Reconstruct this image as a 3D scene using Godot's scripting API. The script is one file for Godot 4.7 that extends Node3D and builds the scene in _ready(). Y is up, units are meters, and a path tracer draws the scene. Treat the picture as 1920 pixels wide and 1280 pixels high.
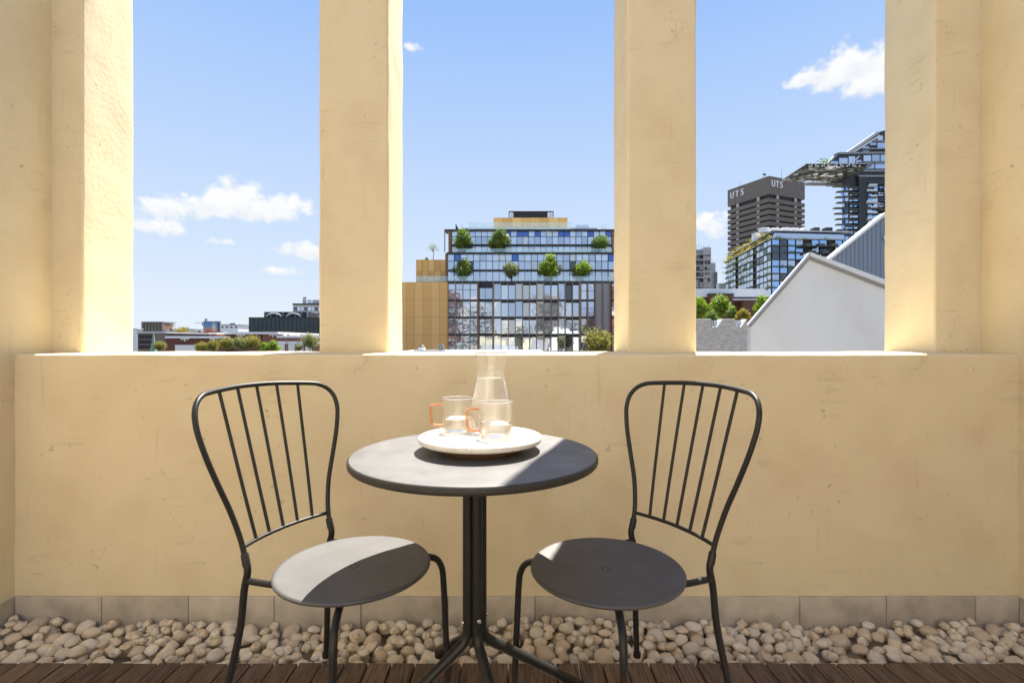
extends Node3D

const EYE := 1.0245      # height of the camera above the deck
const F := 940.0         # focal length in pixels of the 1920 wide photograph
const GROUND := -18.0    # street level
const EXPO := 3.05

var rng := RandomNumberGenerator.new()
var taken := {}
var boxes := {}
var M := {}

# ------------------------------------------------------------------ naming
func numbered(called: String) -> String:
	var n: int = taken.get(called, -1) + 1
	taken[called] = n
	return called if n == 0 else "%s_%03d" % [called, n]

func tag(o: Node3D, label: String, category: String, group := "", kind := "") -> Node3D:
	if label: o.set_meta("label", label)
	if category: o.set_meta("category", category)
	if group: o.set_meta("group", group)
	if kind: o.set_meta("kind", kind)
	return o

func thing(called: String, at: Vector3, label: String, category: String, group := "", turn := 0.0) -> Node3D:
	var o := Node3D.new()
	o.name = numbered(called)
	add_child(o)
	o.position = at
	o.rotation.y = turn
	tag(o, label, category, group)
	return o

func put(called: String, mesh: Mesh, mat: Material, parent: Node3D, at := Vector3.ZERO) -> MeshInstance3D:
	var o := MeshInstance3D.new()
	o.name = called
	o.mesh = mesh
	if mat: o.material_override = mat
	parent.add_child(o, true)
	o.position = at
	return o

func offset_of(n: Node) -> Vector3:
	var v := Vector3.ZERO
	while n != self:
		v += n.position
		n = n.get_parent()
	return v

func box_mesh(size: Vector3) -> Mesh:
	var key := size.snapped(Vector3(.001, .001, .001))
	if not boxes.has(key):
		var b := BoxMesh.new()
		b.size = key
		boxes[key] = b
	return boxes[key]

# a box part, placed in world axes (parents unturned)
func block(parent: Node3D, called: String, centre: Vector3, size: Vector3, mat: Material) -> MeshInstance3D:
	return put(called, box_mesh(size), mat, parent, centre - offset_of(parent))

# where a point seen at (px, py) lies at distance d in front of the terrace
func at(px: float, py: float, d: float) -> Vector3:
	return Vector3((px - 960.0) / F * d, EYE + (640.0 - py) / F * d, -d)

# a box whose front face covers a rectangle of the view at distance d and that reaches back by deep
func slab(parent: Node3D, called: String, x0: float, x1: float, y0: float, y1: float, d: float, deep: float, mat: Material) -> MeshInstance3D:
	var a := at(x0, y0, d)
	var b := at(x1, y1, d)
	return block(parent, called, Vector3((a.x + b.x) / 2, (a.y + b.y) / 2, -d - deep / 2), Vector3(b.x - a.x, a.y - b.y, deep), mat)

# ------------------------------------------------------------------ shapes
func start() -> SurfaceTool:
	var s := SurfaceTool.new()
	s.begin(Mesh.PRIMITIVE_TRIANGLES)
	return s

func vert(s: SurfaceTool, p: Vector3, n: Vector3, uv := Vector2.ZERO) -> void:
	s.set_normal(n)
	s.set_uv(uv)
	s.add_vertex(p)

# a, b, c, d counter-clockwise seen from outside; normals given
func quad_n(s: SurfaceTool, p: Array, n: Array) -> void:
	for k in [0, 2, 1, 0, 3, 2]:
		vert(s, p[k], n[k])

func quad(s: SurfaceTool, a: Vector3, b: Vector3, c: Vector3, d: Vector3) -> void:
	var n := (b - a).cross(c - a).normalized()
	if n == Vector3.ZERO: n = (c - a).cross(d - a).normalized()
	quad_n(s, [a, b, c, d], [n, n, n, n])

func tri(s: SurfaceTool, a: Vector3, b: Vector3, c: Vector3) -> void:
	var n := (b - a).cross(c - a).normalized()
	vert(s, a, n); vert(s, c, n); vert(s, b, n)

func add_box(s: SurfaceTool, c: Vector3, z: Vector3, basis := Basis()) -> void:
	var h := z / 2
	var v := []
	for k in 8:
		v.append(c + basis * Vector3(h.x if k & 1 else -h.x, h.y if k & 2 else -h.y, h.z if k & 4 else -h.z))
	quad(s, v[4], v[5], v[7], v[6]); quad(s, v[1], v[0], v[2], v[3])
	quad(s, v[5], v[1], v[3], v[7]); quad(s, v[0], v[4], v[6], v[2])
	quad(s, v[6], v[7], v[3], v[2]); quad(s, v[0], v[1], v[5], v[4])

# flat outline (x, y) pushed back from z = front to z = front - deep
func prism(outline: PackedVector2Array, front: float, deep: float) -> ArrayMesh:
	var s := start()
	var ids := Geometry2D.triangulate_polygon(outline)
	for k in range(0, ids.size(), 3):
		var a := outline[ids[k]]; var b := outline[ids[k + 1]]; var c := outline[ids[k + 2]]
		if (b - a).cross(c - a) < 0:
			var t := b; b = c; c = t
		tri(s, Vector3(a.x, a.y, front), Vector3(b.x, b.y, front), Vector3(c.x, c.y, front))
		tri(s, Vector3(a.x, a.y, front - deep), Vector3(c.x, c.y, front - deep), Vector3(b.x, b.y, front - deep))
	var area := 0.0
	for k in outline.size():
		area += outline[k].cross(outline[(k + 1) % outline.size()])
	for k in outline.size():
		var a := outline[k]
		var b := outline[(k + 1) % outline.size()]
		if area < 0:
			var t := a; a = b; b = t
		quad(s, Vector3(a.x, a.y, front), Vector3(a.x, a.y, front - deep), Vector3(b.x, b.y, front - deep), Vector3(b.x, b.y, front))
	return s.commit()

# a prism from points of the view, all at distance d
func shape(parent: Node3D, called: String, pts: Array, d: float, deep: float, mat: Material) -> MeshInstance3D:
	var o := PackedVector2Array()
	for p in pts:
		var w := at(p[0], p[1], d)
		o.append(Vector2(w.x, w.y))
	var off := offset_of(parent)
	for k in o.size(): o[k] -= Vector2(off.x, off.y)
	return put(called, prism(o, -d - off.z, deep), mat, parent)

func smooth_path(p: Array, per := 6) -> PackedVector3Array:
	var out := PackedVector3Array()
	for k in p.size() - 1:
		var a: Vector3 = p[maxi(k - 1, 0)]
		var b: Vector3 = p[k]
		var c: Vector3 = p[k + 1]
		var d: Vector3 = p[mini(k + 2, p.size() - 1)]
		for j in per:
			out.append(b.cubic_interpolate(c, a, d, float(j) / per))
	out.append(p[p.size() - 1])
	return out

func tube(s: SurfaceTool, p: PackedVector3Array, r: float, sides := 12, r_end := -1.0) -> void:
	var n := p.size()
	var t := (p[1] - p[0]).normalized()
	var u := t.cross(Vector3.UP if absf(t.y) < 0.9 else Vector3.RIGHT).normalized()
	var rings := []
	var norms := []
	for k in n:
		var nt := (p[mini(k + 1, n - 1)] - p[maxi(k - 1, 0)]).normalized()
		u = (u - nt * u.dot(nt)).normalized()
		var w := nt.cross(u)
		var rr := r if r_end < 0 else lerpf(r, r_end, float(k) / (n - 1))
		var ring := []
		var nn := []
		for j in sides:
			var a := TAU * j / sides
			var dir := u * cos(a) + w * sin(a)
			ring.append(p[k] + dir * rr)
			nn.append(dir)
		rings.append(ring); norms.append(nn)
	for k in n - 1:
		for j in sides:
			var m := (j + 1) % sides
			quad_n(s, [rings[k][j], rings[k][m], rings[k + 1][m], rings[k + 1][j]], [norms[k][j], norms[k][m], norms[k + 1][m], norms[k + 1][j]])
	for j in sides:
		var m := (j + 1) % sides
		tri(s, p[0], rings[0][m], rings[0][j])
		tri(s, p[n - 1], rings[n - 1][j], rings[n - 1][m])

func tube_mesh(p: PackedVector3Array, r: float, sides := 12, r_end := -1.0) -> ArrayMesh:
	var s := start()
	tube(s, p, r, sides, r_end)
	return s.commit()

# profile of (radius, height) points, bottom outside first (counter-clockwise seen with the axis on the left)
func lathe(s: SurfaceTool, prof: Array, segs := 64, centre := Vector3.ZERO) -> void:
	var m := prof.size()
	var seg := []
	for k in m - 1:
		var d: Vector2 = prof[k + 1] - prof[k]
		seg.append(Vector2(d.y, -d.x).normalized())
	for k in m - 1:
		var n0: Vector2 = seg[k]
		var n1: Vector2 = seg[k]
		if k > 0 and seg[k - 1].dot(seg[k]) > 0.75: n0 = (seg[k - 1] + seg[k]).normalized()
		if k < m - 2 and seg[k + 1].dot(seg[k]) > 0.75: n1 = (seg[k + 1] + seg[k]).normalized()
		for j in segs:
			var a := TAU * j / segs
			var b := TAU * (j + 1) / segs
			var ca := Vector3(cos(a), 0, -sin(a))
			var cb := Vector3(cos(b), 0, -sin(b))
			var p0: Vector2 = prof[k]
			var p1: Vector2 = prof[k + 1]
			var up := Vector3.UP
			quad_n(s, [centre + ca * p0.x + up * p0.y, centre + cb * p0.x + up * p0.y, centre + cb * p1.x + up * p1.y, centre + ca * p1.x + up * p1.y],
				[ca * n0.x + up * n0.y, cb * n0.x + up * n0.y, cb * n1.x + up * n1.y, ca * n1.x + up * n1.y])

func lathe_mesh(prof: Array, segs := 64) -> ArrayMesh:
	var s := start()
	lathe(s, prof, segs)
	return s.commit()

# a rendered block of wall: rounded, slightly wavy edges and faces
func rendered_block(lo: Vector3, hi: Vector3, r: float, amp: float, seed_: int, step := 0.06) -> ArrayMesh:
	var noise := FastNoiseLite.new()
	noise.seed = seed_
	noise.frequency = 3.0
	noise.fractal_octaves = 3
	var cuts := []
	for ax in 3:
		var c := [lo[ax], lo[ax] + r * .3, lo[ax] + r * .65, lo[ax] + r]
		var n := maxi(1, int((hi[ax] - lo[ax] - 2 * r) / step))
		for k in range(1, n): c.append(lo[ax] + r + (hi[ax] - lo[ax] - 2 * r) * k / n)
		c.append_array([hi[ax] - r, hi[ax] - r * .65, hi[ax] - r * .3, hi[ax]])
		cuts.append(c)
	var s := start()
	s.set_smooth_group(0)
	var inner_lo := lo + Vector3.ONE * r
	var inner_hi := hi - Vector3.ONE * r
	for ax in 3:
		var u := (ax + 1) % 3
		var v := (ax + 2) % 3
		for side in 2:
			var grid := []
			for i in cuts[u].size():
				var row := []
				for j in cuts[v].size():
					var p := Vector3.ZERO
					p[ax] = hi[ax] if side else lo[ax]
					p[u] = cuts[u][i]
					p[v] = cuts[v][j]
					var q := p.clamp(inner_lo, inner_hi)
					var d := (p - q).normalized()
					p = q + d * r
					p += d * amp * (noise.get_noise_3dv(p) + .35 * noise.get_noise_3dv(p * 5.0))
					row.append(p)
				grid.append(row)
			for i in cuts[u].size() - 1:
				for j in cuts[v].size() - 1:
					var f := [grid[i][j], grid[i + 1][j], grid[i + 1][j + 1], grid[i][j + 1]]
					for k in ([0, 2, 1, 0, 3, 2] if side else [0, 1, 2, 0, 2, 3]):
						s.add_vertex(f[k])
	s.index()
	s.generate_normals()
	return s.commit()

# ------------------------------------------------------------------ materials
func mat(r: float, g: float, b: float, rough := 0.8, metal := 0.0) -> StandardMaterial3D:
	var m := StandardMaterial3D.new()
	m.albedo_color = Color(r, g, b).linear_to_srgb()
	m.roughness = rough
	m.metallic = metal
	return m

func ramp(pairs: Array) -> Gradient:
	var g := Gradient.new()
	var o := PackedFloat32Array()
	var c := PackedColorArray()
	for p in pairs:
		o.append(p[0])
		c.append(p[1] if p[1] is Color else Color(p[1], p[1], p[1]))
	g.offsets = o
	g.colors = c
	return g

func noise_tex(size: int, freq: float, octaves: int, pairs: Array, seed_: int, normal := false, cellular := false) -> NoiseTexture2D:
	var n := FastNoiseLite.new()
	n.seed = seed_
	n.frequency = freq
	n.fractal_octaves = octaves
	if cellular:
		n.noise_type = FastNoiseLite.TYPE_CELLULAR
	var t := NoiseTexture2D.new()
	t.width = size
	t.height = size
	t.seamless = true
	t.noise = n
	if normal:
		t.as_normal_map = true
		t.bump_strength = 4.0
	elif pairs: t.color_ramp = ramp(pairs)
	return t

func textured(m: StandardMaterial3D, albedo: Texture2D, scale: Vector3, relief: Texture2D = null, depth := 0.1, world := true) -> StandardMaterial3D:
	m.albedo_texture = albedo
	m.uv1_triplanar = true
	m.uv1_world_triplanar = world
	m.uv1_scale = scale
	if relief:
		m.heightmap_enabled = true
		m.heightmap_texture = relief
		m.heightmap_scale = depth
	return m

# scuffs, drip marks, specks and hairline cracks of old painted render, clear where there are none
func wear_image() -> Image:
	var n := 1024
	var img := Image.create(n, n, false, Image.FORMAT_RGBA8)
	var a := FastNoiseLite.new(); a.seed = 3; a.frequency = .02; a.fractal_octaves = 4
	var b := FastNoiseLite.new(); b.seed = 4; b.frequency = .006; b.fractal_octaves = 3
	var c := FastNoiseLite.new(); c.seed = 6; c.frequency = .05; c.fractal_octaves = 2
	for y in n:
		for x in n:
			var edge := minf(minf(x, n - 1 - x), minf(y, n - 1 - y))
			var w := clampf(edge / 60.0, 0, 1)
			var where := b.get_noise_2d(x, y)
			var scuff := smoothstep(.24, .6, a.get_noise_2d(x * .30, y * 2.2)) * smoothstep(.05, .4, where) * .13
			var drip := smoothstep(.25, .6, a.get_noise_2d(x * 1.7 + 900, y * .10)) * smoothstep(.05, .4, -where) * .09
			var speck := smoothstep(.60, .72, c.get_noise_2d(x, y + 3000)) * smoothstep(.12, .3, where) * .35
			var crack := 0.0
			var r := absf(b.get_noise_2d(x * .8 + 5000, y * .8 + c.get_noise_2d(x, y) * 9))
			if r < .006 and where > .16: crack = .13
			img.set_pixel(x, y, Color(.47, .38, .27, minf(.5, maxf(maxf(scuff, drip), maxf(speck, crack))) * w))
	return img

func make_materials() -> void:
	var plaster_tone := noise_tex(1024, .006, 5, [[0.0, Color(.965, .945, .93)], [.4, Color(.985, .982, .975)], [.7, Color(1, 1, 1)], [1.0, Color(.985, .975, .955)]], 11)
	var plaster_relief := noise_tex(1024, .11, 5, [], 12)
	var wear := ImageTexture.create_from_image(wear_image())
	var plaster := textured(mat(.76, .658, .45, .88), plaster_tone, Vector3(.45, .45, .45), plaster_relief, .05)
	plaster.detail_enabled = true
	plaster.detail_albedo = wear
	M.plaster = plaster
	var rough_relief := noise_tex(1024, .06, 6, [], 15)
	var pier := textured(mat(.765, .668, .465, .88), plaster_tone, Vector3(.52, .52, .52), rough_relief, .09)
	pier.detail_enabled = true
	pier.detail_albedo = wear
	pier.uv1_offset = Vector3(.37, .21, .6)
	M.pier = pier
	M.rear = mat(.80, .76, .68, .9)

	var wood_grain := noise_tex(512, .02, 5, [[0.0, .45], [.45, .8], [.7, 1.0], [1.0, .7]], 21)
	M.wood = []
	for k in 5:
		var tone: float = [1.0, .82, 1.18, .9, 1.08][k]
		var w := textured(mat(.155 * tone, .098 * tone, .066 * tone, .62), wood_grain, Vector3(9, 9, .55), wood_grain, .06)
		w.uv1_offset = Vector3(k * .37, 0, k * .21)
		M.wood.append(w)

	var tile_tone := noise_tex(512, .008, 5, [[0.0, .82], [.5, .94], [1.0, 1.02]], 31)
	M.tile = []
	for k in 3:
		var tone: float = [1.0, .93, 1.06][k]
		var t := textured(mat(.58 * tone, .52 * tone, .44 * tone, .8), tile_tone, Vector3(1.6, 1.6, 1.6), tile_tone, .06)
		t.uv1_offset = Vector3(k * .31, k * .17, 0)
		M.tile.append(t)
	M.grout = mat(.3, .25, .19, .95)
	M.soil = mat(.40, .34, .27, .95)

	var stone_tone := noise_tex(512, .012, 5, [[0.0, Color(.72, .62, .5)], [.42, Color(.95, .92, .88)], [1.0, Color(1, 1, 1)]], 41)
	M.pebble = []
	for c in [Vector3(.83, .79, .70), Vector3(.76, .69, .58), Vector3(.86, .83, .77), Vector3(.66, .58, .47), Vector3(.80, .73, .61), Vector3(.74, .71, .64)]:
		var p := textured(mat(c.x, c.y, c.z, .72), stone_tone, Vector3(7, 7, 7), stone_tone, .03, false)
		M.pebble.append(p)

	var paint_tone := noise_tex(512, .01, 4, [[0.0, .85], [1.0, 1.0]], 51)
	M.paint = mat(.019, .0195, .021, .4)
	M.paint.metallic_specular = .4
	M.rim = mat(.035, .034, .034, .45)  # shade of the unlit table edge put into a darker colour
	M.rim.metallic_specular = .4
	var top := textured(mat(.125, .127, .135, .5), paint_tone, Vector3(2, 2, 2))
	var smear := noise_tex(512, .008, 5, [[0.0, .75], [.5, .9], [1.0, 1.0]], 53)
	top.roughness = .6
	top.roughness_texture = smear
	top.metallic_specular = .6
	M.table_top = top
	var seat := textured(mat(.068, .070, .076, .56), paint_tone, Vector3(2, 2, 2))
	seat.metallic_specular = .85
	M.seat = seat
	M.steel = mat(.7, .7, .7, .25, 1.0)
	M.hole = mat(.01, .01, .01, .8)
	var veins := noise_tex(512, .006, 6, [[0.0, Color(1, 1, 1)], [.45, Color(1, .99, .98)], [.5, Color(.90, .85, .80)], [.55, Color(.99, .98, .97)], [1.0, Color(1, 1, 1)]], 61)
	M.marble = textured(mat(.76, .74, .71, .3), veins, Vector3(3.1, 3.1, 3.1))
	M.foot = mat(.13, .06, .03, .5)
	var g := StandardMaterial3D.new()
	g.transparency = BaseMaterial3D.TRANSPARENCY_ALPHA
	g.albedo_color = Color(1, 1, 1, .025)
	g.roughness = .02
	M.glass = g
	var a := StandardMaterial3D.new()
	a.refraction_enabled = true
	a.refraction_scale = .045
	a.albedo_color = Color(.93, .68, .52, .16)
	a.roughness = .05
	M.amber = a
	var cg := StandardMaterial3D.new()
	cg.refraction_enabled = true
	cg.refraction_scale = .05
	cg.albedo_color = Color(1, 1, 1, .12)
	cg.roughness = .02
	M.solid_glass = cg
	var w := StandardMaterial3D.new()
	w.refraction_enabled = true
	w.refraction_scale = .033
	w.albedo_color = Color(1, 1, 1, 0)
	w.roughness = .0
	M.water = w
	# city
	var ripple := noise_tex(512, .006, 3, [], 71, true)
	M.pane = []
	for c in [Vector3(.55, .62, .74), Vector3(.48, .56, .70), Vector3(.60, .67, .76), Vector3(.42, .50, .62)]:
		var p := mat(c.x, c.y, c.z, .04, .9)
		p.normal_enabled = true
		p.normal_texture = ripple
		p.normal_scale = .1
		p.uv1_triplanar = true
		p.uv1_world_triplanar = true
		p.uv1_scale = Vector3(.13, .13, .13)
		M.pane.append(p)
	M.pane_blue = mat(.09, .17, .46, .06, .75)
	M.pane_sky = mat(.32, .52, .82, .05, .9)
	M.pane_pale = mat(.72, .77, .8, .25, .3)
	M.pane_dark = mat(.10, .12, .14, .05, .7)
	M.fin = mat(.36, .29, .17, .45, .5)
	M.bronze = mat(.28, .15, .075, .5, .3)
	M.frame = mat(.045, .047, .05, .5, .2)
	M.gold = []
	for c in [Vector3(.73, .44, .15), Vector3(.64, .375, .12), Vector3(.80, .50, .19), Vector3(.69, .41, .135)]:
		var gm := mat(c.x, c.y, c.z, .55, .0)
		gm.metallic_specular = .25
		M.gold.append(gm)
	var bal := StandardMaterial3D.new()
	bal.transparency = BaseMaterial3D.TRANSPARENCY_ALPHA
	bal.albedo_color = Color(.78, .9, .9, .22)
	bal.roughness = .05
	M.balustrade = bal
	M.white = mat(.8, .8, .78, .7)
	M.dirty_white = textured(mat(.88, .87, .84, .85), noise_tex(512, .006, 5, [[0.0, Color(.95, .94, .92)], [.5, Color(.98, .98, .97)], [1.0, Color(1, 1, 1)]], 81), Vector3(.12, .05, .12))
	M.grey = mat(.3, .31, .32, .7)
	M.pale_grey = mat(.55, .56, .57, .7)
	M.dark = mat(.03, .032, .035, .6)
	var brick_tone := noise_tex(256, .05, 3, [[0.0, .7], [1.0, 1.05]], 91)
	M.brick = textured(mat(.20, .085, .06, .9), brick_tone, Vector3(.35, 1.2, .35))
	M.pink_brick = textured(mat(.36, .17, .12, .9), brick_tone, Vector3(.35, 1.2, .35))
	M.stone = textured(mat(.54, .525, .51, .9), noise_tex(256, .04, 4, [[0.0, .82], [1.0, 1.03]], 92), Vector3(.25, .5, .25))
	M.concrete = textured(mat(.235, .195, .155, .85), noise_tex(256, .03, 4, [[0.0, .85], [1.0, 1.0]], 93), Vector3(.08, .02, .08))
	M.pier_concrete = mat(.5, .47, .43, .8)
	M.seam = mat(.23, .27, .33, .5, .3)
	M.green_clad = mat(.055, .075, .075, .55, .2)
	M.copper = mat(.18, .33, .26, .7)
	M.slab = mat(.11, .115, .10, .8)
	M.pale_slab = mat(.5, .5, .47, .8)
	M.mirror = mat(.8, .8, .76, .12, 1.0)
	M.mirror_gold = mat(.75, .68, .45, .2, .9)
	M.bark = textured(mat(.10, .075, .05, .9), brick_tone, Vector3(2, .5, 2))
	M.leaf = []
	for c in [Vector3(.19, .26, .04), Vector3(.30, .29, .08), Vector3(.26, .28, .13), Vector3(.34, .30, .05), Vector3(.27, .37, .045)]:
		var l := mat(c.x, c.y, c.z, .55)
		l.vertex_color_use_as_albedo = true
		l.backlight_enabled = true
		l.backlight = Color(minf(1, c.x * 3), minf(1, c.y * 3), minf(1, c.z * 2)).linear_to_srgb()
		M.leaf.append(l)

# ------------------------------------------------------------------ vegetation
# a crown of leaf-sized faces gathered in clumps, about one metre in radius
func crown_mesh(seed_: int, clumps: int, per: int, leaf: float, flat: float, loose: float) -> ArrayMesh:
	var r := RandomNumberGenerator.new()
	r.seed = seed_
	var s := start()
	for c in clumps:
		var d := Vector3(r.randfn(), r.randfn(), r.randfn()).normalized()
		var centre := d * (.28 + .42 * r.randf()) * Vector3(1, flat, 1)
		var size := r.randf_range(.26, .42)
		var tone := r.randf_range(.72, 1.25)
		for k in per:
			var e := Vector3(r.randfn(), r.randfn(), r.randfn()).normalized()
			var p := centre + e * size * pow(r.randf(), .4) * (1.0 + loose * r.randf())
			var n := (e + Vector3(r.randfn(), r.randfn() + .5, r.randfn()) * .55).normalized()
			var u := n.cross(Vector3(r.randfn(), r.randfn(), r.randfn())).normalized()
			var v := n.cross(u)
			var l := leaf * r.randf_range(.7, 1.35)
			var t := tone * r.randf_range(.8, 1.2)
			s.set_color(Color(t, t * r.randf_range(.94, 1.06), t))
			var a := p - u * l
			var b := p + v * l * .5 + n * l * .12
			var cc := p + u * l
			var dd := p - v * l * .5 + n * l * .12
			for q in [a, b, cc, a, cc, dd]:
				s.set_normal(n)
				s.add_vertex(q)
	return s.commit()

var crowns := []
func tree(px: float, py: float, d: float, rpx: float, kind: int, leaf: int, foot: float, label: String, group: String, called := "tree", tall := 1.0) -> Node3D:
	var c := at(px, py, d)
	var r := rpx * d / F
	var o := thing(called, Vector3(c.x, foot, c.z), label, "tree", group)
	var cr := put("crown", crowns[kind], M.leaf[leaf], o, Vector3(0, c.y - foot, 0))
	cr.scale = Vector3(r, r * tall, r)
	cr.rotation.y = rng.randf() * TAU
	var s := start()
	var top := c.y - foot
	var th := clampf(top * .03, .05, .3)
	tube(s, smooth_path([Vector3(0, 0, 0), Vector3(r * .05, top * .5, 0), Vector3(0, top * .9 + r * .1, 0)]), th, 7, th * .5)
	for k in 5:
		var a := TAU * k / 5 + rng.randf()
		var b := Vector3(0, top - r * .5, 0)
		tube(s, smooth_path([b, b + Vector3(cos(a) * r * .3, r * .35, sin(a) * r * .3), b + Vector3(cos(a) * r * .6, r * (.6 + .3 * rng.randf()), sin(a) * r * .6)], 3), th * .45, 5, th * .12)
	put("trunk", s.commit(), M.bark, o)
	return o

# ------------------------------------------------------------------ sky
func sky_image() -> Image:
	var w := 3072
	var h := 1536
	var img := Image.create(w, h, false, Image.FORMAT_RGBF)
	var stops := [[0.0, Color(.83, .905, 1.0)], [4.0, Color(.76, .86, .998)], [10.0, Color(.65, .79, .99)], [20.0, Color(.515, .685, .985)], [33.0, Color(.345, .555, .975)], [55.0, Color(.17, .37, .89)], [90.0, Color(.13, .31, .80)]]
	for y in h:
		var el := 90.0 - 180.0 * (y + .5) / h
		var c := Color(.42, .42, .40)
		if el >= 0:
			for k in stops.size() - 1:
				if el <= stops[k + 1][0]:
					var t: float = (el - stops[k][0]) / (stops[k + 1][0] - stops[k][0])
					c = stops[k][1].lerp(stops[k + 1][1], t)
					break
		img.fill_rect(Rect2i(0, y, w, 1), Color(c.r / EXPO, c.g / EXPO, c.b / EXPO))
	# clouds: [azimuth, elevation, half width, half height] of their puffs, in degrees
	var groups := []
	var seen_clouds := [
		[[445, 372, 62, 36], [400, 385, 40, 30], [500, 392, 50, 26], [340, 390, 62, 26], [285, 392, 40, 20], [550, 388, 40, 24], [470, 400, 80, 18]],
		[[300, 428, 45, 18], [335, 436, 20, 10], [265, 420, 30, 15]], [[412, 453, 24, 9]], [[562, 470, 42, 18], [590, 476, 34, 14]], [[530, 508, 36, 9]],
		[[1585, 112, 26, 34], [1545, 145, 52, 26], [1600, 140, 60, 34], [1650, 132, 60, 44], [1505, 152, 36, 12], [1640, 168, 60, 16]],
		[[1345, 425, 36, 26], [1318, 415, 20, 18]], [[775, 88, 20, 7]]]
	for g in seen_clouds:
		var b := []
		for p in g:
			var dx: float = p[0] - 960.0
			var far := sqrt(F * F + dx * dx)
			b.append([rad_to_deg(atan2(dx, F)), rad_to_deg(atan2(640.0 - p[1], far)), rad_to_deg(p[2] / far) * F / far, rad_to_deg(p[3] / far)])
		groups.append(b)
	var r := RandomNumberGenerator.new()
	r.seed = 5
	for k in 14:
		var az := r.randf_range(58, 302)
		var el := r.randf_range(9, 30)
		var b := []
		for j in r.randi_range(3, 6):
			b.append([az + r.randf_range(-5, 5), el + r.randf_range(-1, 1), r.randf_range(2, 4), r.randf_range(.8, 2)])
		groups.append(b)
	var noise := FastNoiseLite.new()
	noise.seed = 9
	noise.frequency = .33
	noise.fractal_octaves = 5
	for b in groups:
		var lo := Vector2(1e9, 1e9)
		var hi := -lo
		for p in b:
			lo = lo.min(Vector2(p[0] - p[2] * 1.5, p[1] - p[3] * 1.5))
			hi = hi.max(Vector2(p[0] + p[2] * 1.5, p[1] + p[3] * 1.5))
		for x in range(int(floor(lo.x / 360 * w)), int(ceil(hi.x / 360 * w)) + 1):
			for y in range(int((90 - hi.y) / 180 * h), int((90 - lo.y) / 180 * h) + 1):
				if y < 0 or y >= h: continue
				var az := (x + .5) / w * 360
				var el := 90 - (y + .5) / h * 180
				var dens := 0.0
				var light := 0.0
				for p in b:
					var u: float = (az - p[0]) / p[2]
					var v: float = (el - p[1]) / p[3]
					if v < 0: v *= 1.25
					var f := 1.0 - u * u - v * v
					if f > -1.5:
						dens += maxf(0, f + .35)
						light = maxf(light, clampf(.6 + .5 * v, .3, 1.0))
				if dens <= 0: continue
				var n := noise.get_noise_2d(az * 1.6, el * 2.0) + .35 * noise.get_noise_2d(az * 6, el * 7)
				var a := smoothstep(.0, 1.7, dens * 1.1 + n * 1.4) * .97
				if a <= 0: continue
				var c := Color(.80, .855, .93).lerp(Color(1.0, 1.0, 1.0), clampf(light + n * .5, 0, 1))
				var xx := posmod(x, w)
				img.set_pixel(xx, y, img.get_pixel(xx, y).lerp(Color(c.r / EXPO, c.g / EXPO, c.b / EXPO), a))
	return img

# ------------------------------------------------------------------ the scene
func _ready() -> void:
	rng.seed = 20
	var cam := Camera3D.new()
	cam.name = "camera"
	cam.position = Vector3(0, EYE, 0)
	cam.fov = rad_to_deg(2 * atan(640.0 / F))
	cam.near = .05
	cam.far = 9000
	add_child(cam)
	cam.current = true
	var we := WorldEnvironment.new()
	we.name = "environment"
	var env := Environment.new()
	env.background_mode = Environment.BG_SKY
	var sky := Sky.new()
	var pano := PanoramaSkyMaterial.new()
	pano.panorama = ImageTexture.create_from_image(sky_image())
	sky.sky_material = pano
	env.sky = sky
	env.tonemap_mode = Environment.TONE_MAPPER_LINEAR
	env.tonemap_exposure = EXPO
	env.sdfgi_enabled = true
	env.ssao_enabled = true
	env.ssil_enabled = true
	we.environment = env
	add_child(we)
	var sun := DirectionalLight3D.new()
	sun.name = "sun"
	sun.light_color = Color(1.0, .965, .90)
	sun.light_energy = 1.6
	sun.light_angular_distance = .5
	sun.shadow_enabled = true
	sun.look_at_from_position(Vector3(.2, 1.0, -.545), Vector3.ZERO)
	add_child(sun)

	make_materials()
	crowns = [crown_mesh(1, 26, 95, .085, .95, .3), crown_mesh(2, 24, 95, .085, .9, .4), crown_mesh(3, 60, 70, .055, .8, .25), crown_mesh(4, 52, 60, .06, .85, .15), crown_mesh(5, 26, 14, .06, .75, .5)]
	build_terrace()
	build_ground()
	build_gold_offices()
	build_right_city()
	build_left_city()
	build_behind()
	build_trees()
	build_pebbles()
	build_table()
	build_chairs()

const WALL := 2.0        # inner face of the parapet
const PIER := 2.16       # inner face of the piers
const OUT := 2.46        # outer face
const XL := -1.985
const XR := 2.023
const SILL := .9735
const TOP := 4.6

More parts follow.
